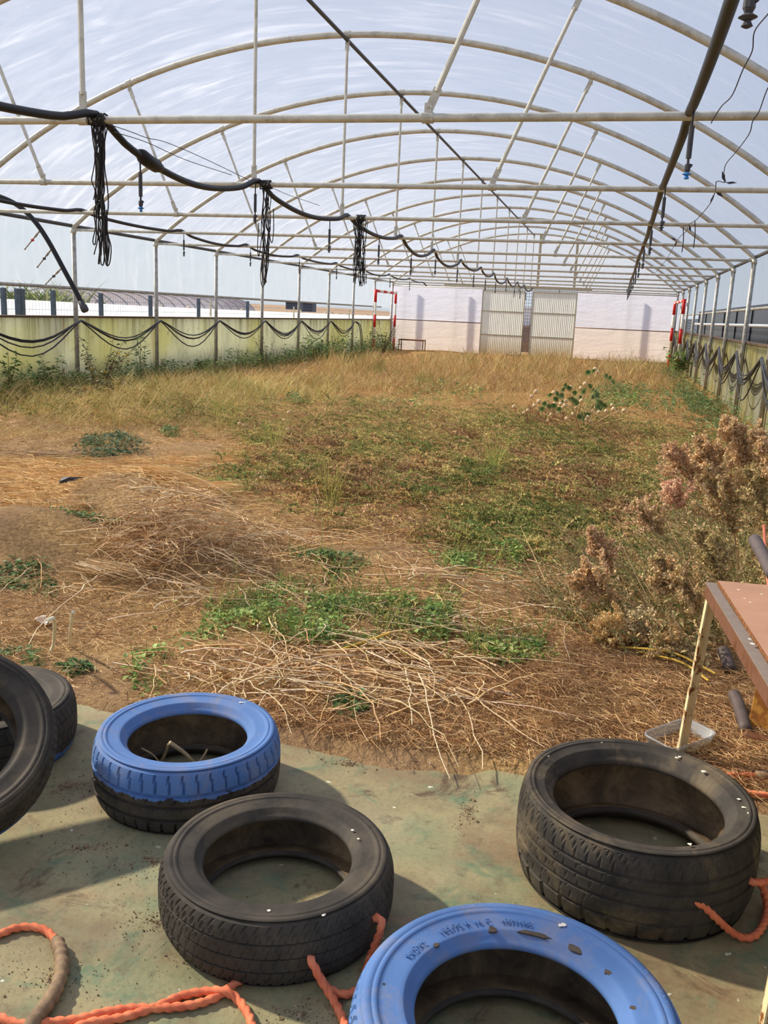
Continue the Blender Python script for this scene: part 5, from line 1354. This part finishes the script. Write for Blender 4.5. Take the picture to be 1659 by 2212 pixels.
SP = [('tallest tan seed plant, its head standing up against the right posts', (1672, 1330), (1566, 890), 5.3, TAN, .42, .055, 1500),
      ('tan seed plant with a pointed head just left of the tallest', (1600, 1330), (1510, 934), 5.4, TAN, .36, .045, 1000),
      ('reddish-tan seed plant leaning farthest left of the three upper heads', (1545, 1330), (1450, 950), 5.6, PINKT+TAN, .36, .050, 1000),
      ('golden seed plant cut by the right edge beside the wall post', (1710, 1330), (1640, 920), 5.2, TAN, .30, .03, 500),
      ('second golden seed plant cut by the right edge, lower than its neighbour', (1720, 1340), (1642, 945), 5.0, TAN, .30, .03, 500),
      ('dull brown seed plant with a broad head under the three upper heads', (1600, 1340), (1530, 1010), 5.1, DULL+TAN, .50, .07, 1300),
      ('dull seed plant standing between the tallest and the grey grip', (1690, 1340), (1618, 1010), 5.0, DULL, .6, .07, 1200),
      ('pink-tinged seed plant nodding over the pigweed', (1500, 1340), (1448, 1035), 5.2, PINKT, .25, .04, 500),
      ('pink-brown seed plant lying low at the left of the stand', (1480, 1330), (1370, 1085), 5.2, PINKT+DULL, .35, .045, 700),
      ('straight reddish seed plant rising from the left margin of the stand', (1330, 1330), (1276, 1142), 4.75, PINKT+TAN, .55, .028, 700),
      ('pale tan seed plant bending over the brown litter at far left of the stand', (1390, 1420), (1240, 1240), 4.55, TAN, .45, .055, 1100),
      ('golden seed plant drooping lowest over the litter', (1450, 1440), (1275, 1352), 4.35, [(214, 180, 112), (196, 160, 96), (226, 196, 132)], .5, .05, 1000),
      ('cream bristly seed plant beside the golden drooping one', (1460, 1440), (1362, 1345), 4.4, [(206, 186, 140), (188, 170, 124)], .40, .04, 600),
      ('buff seed plant in the middle of the stand', (1480, 1420), (1418, 1208), 4.55, TAN+DULL, .45, .035, 700),
      ('buff seed plant near the table corner', (1530, 1400), (1452, 1250), 4.5, DULL+TAN, .55, .05, 900),
      ('dull seed plant right behind the table corner', (1570, 1390), (1512, 1150), 4.6, DULL, .6, .05, 900),
      ('grey-tan seed plant low in front of the stand near the table leg', (1500, 1450), (1428, 1375), 4.3, TAN+DULL, .6, .05, 700)]
for lab, b, tp, Y, pal, hd, ft, ns in SP: seed_plant(lab, b, tp, Y, pal, hd, ft*1.45, int(ns*2.6))
def under():
    g = VG()
    p = np.concatenate([patch(620, 1430, 1330, 190, 75), patch(420, 1560, 1240, 120, 80), patch(320, 1400, 1230, 130, 60), patch(300, 1570, 1100, 110, 70)])
    n = len(p); a = rng.normal(PI*.9, .8, n); D = nrm(np.stack([np.cos(a)*.7, np.sin(a)*.4, rnd(.5, 1.2, n)], 1))
    B = np.stack([D[:, 0]*.2, D[:, 1]*.1, -rnd(.1, .5, n)], 1)
    fuzzy(g, p, D, rnd(.16, .42, n), B, palette([(164, 150, 94), (178, 158, 106), (138, 136, 82), (120, 128, 74), (194, 166, 116)], n), 26, (.012, .026), (.008, .016))
    m = 90; q = np.concatenate([patch(m, 1450, 1320, 200, 80)]); m = len(q); a = rng.normal(2.4, .5, m)
    g.tubes(q, nrm(np.stack([np.cos(a), np.sin(a)*.5, rnd(.2, .9, m)], 1)), rnd(.3, .6, m), np.full(m, .004), rng.normal(0, .1, (m, 3)), palette([(214, 184, 130), (196, 160, 104)], m), 5)
    g.build('seed_plant_undergrowth', MAT['plant'], None, label='dull tangled undergrowth between the tall seed plants and the table', category='weeds', kind='stuff')
    g = VG(); p = patch(170, 1290, 1085, 60, 16); n = len(p); a = rnd(0, 2*PI, n)
    fuzzy(g, p, nrm(np.stack([np.cos(a)*.5, np.sin(a)*.5, np.ones(n)], 1)), rnd(.10, .22, n), rng.normal(0, .2, (n, 3)), palette([(120, 56, 46), (142, 74, 56), (104, 58, 48)], n), 12)
    p = patch(120, 1170, 925, 40, 16); n = len(p); a = rnd(0, 2*PI, n)
    fuzzy(g, p, nrm(np.stack([np.cos(a)*.5, np.sin(a)*.5, np.ones(n)], 1)), rnd(.15, .3, n), rng.normal(0, .2, (n, 3)), palette([(120, 56, 46), (142, 84, 60)], n), 12, (.02, .035), (.01, .018))
    g.build('red_weeds', MAT['plant'], None, label='dark red weed sprigs showing among the olive pigweed', category='weeds', kind='stuff')
under()
for lab, pts in (('long yellow stalk arching from the seed plants to the table leg', [onz(1335, 1398, .05), onz(1400, 1402, .08), onz(1460, 1412, .08), onz(1545, 1455, .06)]),
                 ('second yellow stalk beneath the long arching one', [onz(1380, 1408, .05), onz(1470, 1430, .06), onz(1530, 1470, .05)]),
                 ('yellow-green stalk crossing the green leafy patch', [onz(740, 1402, .07), onz(790, 1385, .09), onz(840, 1368, .10)])):
    thing('yellow_stalk', lab, 'stalk', me=MB().tube(catmull(pts, 6), .0055, 6).mesh('yellow_stalk', MAT['ystalk'] if 'ystalk' in MAT else MAT.setdefault('ystalk', simple('yellow_stalk', S(212, 176, 78), .8))))
# dirt crumbs on the slab -------------------------------------------------------
def crumbs():
    g = VG(); n = 3600
    areas = [(330, 1990, 130, 60), (480, 2080, 140, 60), (200, 1830, 180, 70), (150, 1700, 100, 40), (330, 1860, 60, 40), (760, 1650, 60, 12), (1010, 1750, 30, 30), (900, 1640, 200, 20), (120, 2110, 140, 80), (650, 2190, 100, 40)]
    p = []
    for a in areas:
        k = n//len(areas); th = rnd(0, 2*PI, k); r = np.abs(rng.normal(0, .6, k))*(1+.5*np.sin(2*th+a[0])); p.append(onz_many(a[0]+a[2]*r*np.cos(th), a[1]+a[3]*r*np.sin(th)))
    p = np.concatenate(p); p = p[p[:, 1] < 2.98]; m = len(p); p[:, 2] = .001
    r = rng.gamma(1.4, .0008, m)+.0006
    base = np.array([[1, 0, 0], [-.5, .87, 0], [-.5, -.87, 0], [0, 0, 1.1]])
    v = p[:, None]+base[None]*r[:, None, None]*rnd(.7, 1.3, (m, 4, 1))
    b = np.arange(m)[:, None]*4; q = np.stack([np.concatenate([b+i, b+j, b+k], 1) for i, j, k in ((0, 1, 3), (1, 2, 3), (2, 0, 3))], 1)
    g.put(v, q, np.repeat(palette([(110, 86, 58), (92, 72, 50), (134, 108, 78), (160, 140, 110)], m), 4, 0))
    g.build('dirt_crumbs', MAT['straw'], None, label='crumbs of dirt scattered on the green concrete slab', category='dirt', kind='stuff')
crumbs()
# ------------------------------------------------------------------ outside, beyond the walls
def outside():
    # white sheeted bank beyond the left fence
    mb = MB(); ys = [4, 10, 16, 24, 34, 46, 62, 90]
    zt = [1.585, 1.55, 1.512, 1.443, 1.39, 1.34, 1.28, 1.2]
    v = []
    for y, z in zip(ys, zt): v += [(-10.7, y, 1.12), (-12.0, y, z), (-13.2, y, z), (-13.4, y, -.1), (-10.7, y, -.1)]
    f = []
    for j in range(len(ys)-1):
        a = 5*j; f += [(a+k, a+k+1, a+6+k, a+5+k) for k in range(3)]+[(a, a+5, a+9, a+4)]
    mb.add(v, f); thing('white_bank', 'bright white sheeted bank seen under the left curtain', 'bank', me=mb.mesh('white_bank', MAT['white_mulch']))
    fx = -10.45
    xs = [8, 38, 48, 115, 218, 325, 429, 535]
    t = thing('mesh_fence', 'grey-blue wire mesh fence with posts beyond the left wall', 'fence', (fx, 0, 0))
    ypost = []
    for x in xs:
        y = float(onX(x, 650, fx)[1]); ypost.append(y)
        MB().box((-.03, y-.045, -.1), (.03, y+.045, 1.71+.0)).build('post', MAT['fence'], t)
    mb = MB()
    for y in np.arange(13.2, 44, .10): mb.box((-.0015, y-.0015, 0), (.0015, y+.0015, 1.70))
    for z in np.arange(.15, 1.72, .2): mb.box((-.003, 13, z-.003), (.003, 44, z+.003))
    mb.build('wire_mesh', MAT['mesh'], t, kind='stuff')
    # grey plastic tunnels of the neighbour
    Xn = -24
    a, b = onX(160, 640, Xn), onX(560, 652, Xn)
    y0, y1 = float(a[1]), float(b[1])
    t = thing('plastic_tunnel', 'long grey neighbouring plastic tunnel behind the white bank', 'tunnel', (Xn-1.6, y0, 0))
    n = 14; v, L = [], y1-y0
    ztop = 1.93
    for j in range(2):
        for i in range(n+1):
            an = PI*i/n; v.append((1.6*math.cos(an), L*j, ztop*math.sin(an)**.7))
    obj('cover', newmesh('cover', v, [(i, i+1, n+2+i, n+1+i) for i in range(n)]+[tuple(range(n+1)), tuple(range(2*n+1, n, -1))], MAT['end_film'], True), t)
    for y in np.arange(0, L+.01, 1.3):
        MB().tube([(1.63*math.cos(PI*i/n), y, (ztop+.02)*math.sin(PI*i/n)**.7) for i in range(n+1)], .03, 6).build('rib', MAT['tunnel_rib'], t)
    # reeds
    def reeds(px0, px1, X, lab, n):
        g = VG(); A, B = onX(px0, 640, X), onX(px1, 640, X)
        y = rnd(A[1], B[1], n); p = np.stack([X+rng.normal(0, .6, n), y, rnd(.6, 1.1, n)], 1)
        a = rnd(0, 2*PI, n); D = nrm(np.stack([np.cos(a)*.3, np.sin(a)*.3, np.ones(n)], 1)); Bd = np.stack([np.cos(a)*.3, np.sin(a)*.3, -rnd(.1, .4, n)], 1)
        q0 = p.mean(0); q0[2] = 0; t = thing('reed_bed', lab, 'reeds', tuple(q0))
        g.strips(p-q0, D, rnd(.7, 1.35, n), rnd(.03, .07, n), Bd, palette([(96, 112, 62), (124, 134, 84), (74, 90, 54), (150, 150, 104)], n), 4)
        g.build('blades', MAT['plant'], t, kind='stuff')
        MB().lump((0, 0, .9), 1, 2, 2, .5, None, .2).build('undergrowth', MAT['hedge'], t).scale = (.8, (B[1]-A[1])*.52, 1)
    MAT['hedge'] = simple('dark_hedge', S(62, 74, 50), .9, 0, .4, 6)
    reeds(8, 152, -17, 'green reed bed behind the fence at the left edge', 900)
    # brown field rising beyond
    v = [(-14, 26, 1.0), (-14, 90, 1.0), (-60, 26, 3.1), (-60, 190, 2.9), (-14, 190, 1.0)]
    obj('terrain', newmesh('terrain', [(-14, 30, .9), (-14, 190, .9), (-60, 190, 1.85), (-60, 75, 1.85), (-30, 36, 1.3)], [(0, 4, 3, 2, 1)], MAT['far_soil']), None, kind='structure')
    rr = random.Random(2)
    mb = MB()
    for k in range(150):
        y = rr.uniform(24, 60); mb.lump((rr.uniform(-14.3, -13.3), y, 1.36-.003*y+rr.uniform(-.05, .12)), rr.uniform(.05, .15), k, 1, .7)
    mb.build('rubble', MAT['stone'], None, kind='stuff', label='row of pale rubble on top of the white bank', category='rubble')
    for k, (x0, x1, y0_, y1_) in enumerate(((617, 630, 654, 668), (651, 660, 655, 673))):
        a, b = onX(x0, y1_, -16), onX(x1, y0_, -16)
        thing('dark_bin', ['dark bin beyond the bank, left of its pair', 'dark bin beyond the bank, right of its pair'][k], 'bin', (-16, float(a[1]), float(a[2])), me=MB().box((0, 0, 0), (.6, float(b[1]-a[1]), float(b[2]-a[2]))).box((-.03, -.03, float(b[2]-a[2])), (.63, float(b[1]-a[1])+.03, float(b[2]-a[2])+.05)).mesh('dark_bin', MAT['dark_box']))
    for k, (x, h) in enumerate(((455, 1.66), (635, 1.62), (755, 1.58))):
        p = onX(x, 660, -11.2)
        thing('pale_stake', ['pale stake in front of the bank behind the third left post', 'pale stake in front of the bank by the fifth left post', 'pale stake in front of the bank by the seventh left post'][k], 'stake', (-11.2, float(p[1]), .9), me=MB().tube([(0, 0, -.9), (0, 0, h-.9)], .03, 8).mesh('pale_stake', MAT['pale_rail']))
    # right: dark glazed shed with a bright pipe along it
    X = 4.6
    t = thing('dark_shed', 'long dark-glazed shed outside the right wall', 'building', (X, 0, 0))
    ya, yb = 13.0, float(onX(1509, 700, X)[1])
    MB().box((.05, ya, -.1), (3.2, yb, 1.0)).build('plinth', MAT['frame_dark'], t)
    nP = 10; ps = np.linspace(ya, yb, nP+1)
    for k in range(nP):
        MB().box((0, ps[k]+.04, .4), (.02, ps[k+1]-.04, 2.25)).build('pane', MAT['dark_glass'], t)
    for y in ps: MB().box((-.04, y-.05, -.1), (.06, y+.05, 2.3)).build('mullion', MAT['frame_dark'], t)
    MB().box((-.05, ya, 2.25), (3.2, yb, 2.35)).build('roof', MAT['frame_dark'], t)
    MB().box((3.1, ya, 0), (3.2, yb, 2.3)).build('back_wall', MAT['frame_dark'], t)
    Xp = 4.3
    thing('silver_pipe', 'bright silver pipe running along the dark shed', 'pipe', me=MB().tube([(Xp, y, 1.66) for y in np.linspace(12.5, yb-.6, 8)], .055, 10).mesh('silver_pipe', MAT['silver'], True))
    t = thing('mesh_fence', 'white-lit wire mesh fence past the dark shed at right', 'fence', (5.2, 0, 0)); mb = MB()
    for y in np.arange(yb+1, yb+24, .25): mb.box((-.008, y-.008, 0), (.008, y+.008, 2.0))
    for z in np.arange(.2, 2.1, .2): mb.box((-.008, yb+1, z-.008), (.008, yb+24, z+.008))
    mb.build('wire_mesh', MAT['mesh'], t, kind='stuff')
    g = VG(); n = 500; p = rng.normal(0, .6, (n, 3))*[.8, 1.4, .45]; D = nrm(rng.normal(size=(n, 3))); Ls = rnd(.12, .25, n)
    g.leaves(p, D, rng.normal(size=(n, 3)), Ls, Ls*.5, palette([(190, 176, 60), (150, 156, 66), (210, 190, 80)], n))
    t = thing('yellow_bush', 'yellow-green bush behind the right-hand mesh fence', 'bush', (6.4, yb+12, .9)); g.build('foliage', MAT['leaf'], t, kind='stuff')
    MB().tube([(0, 0, -1), (0, 0, .3)], .05, 6).build('stem', MAT['stick'], t)
    # behind the door gap
    t = thing('mesh_fence', 'blue-grey mesh fence seen through the gap between the doors', 'fence', (0, YEND+3.0, 0)); mb = MB()
    for x in np.arange(-7, 0, .11): mb.box((x-.007, -.007, .5), (x+.007, .007, 2.9))
    for z in np.arange(.55, 2.95, .14): mb.box((-7, -.007, z-.007), (0, .007, z+.007))
    mb.build('wire_mesh', MAT['fence_blue'], t, kind='stuff')
    for x in (-6.5, -4.4, -2.6, -.5): MB().box((x-.03, .01, -.12), (x+.03, .06, 2.9)).build('post', MAT['fence_blue'], t)
    thing('white_tank', 'white wall behind the fence in the door gap', 'wall', (-7, YEND+9, 0), me=MB().box((0, 0, 1.2), (7, .3, 2.05)).box((0, -.05, 2.05), (7, .35, 2.12)).mesh('white_tank', MAT['white_mulch']))
    mb = MB()
    for k in range(40): mb.lump((-7+7*rr.random(), YEND+8.6+rr.random()*.4, 1.08+rr.random()*.12), .12, k, 1, .7)
    mb.build('stone_row', MAT['stone'], None, kind='stuff', label='row of stones before the white wall in the door gap', category='stones')
    MB().box((-14, YEND+8.2, -.1), (6, YEND+8.6, 1.1)).build('ground_bank', MAT['far_soil'], None, kind='structure')
MAT['fence_blue'] = simple('blue_grey_wire', S(104, 124, 170), .6)
outside()
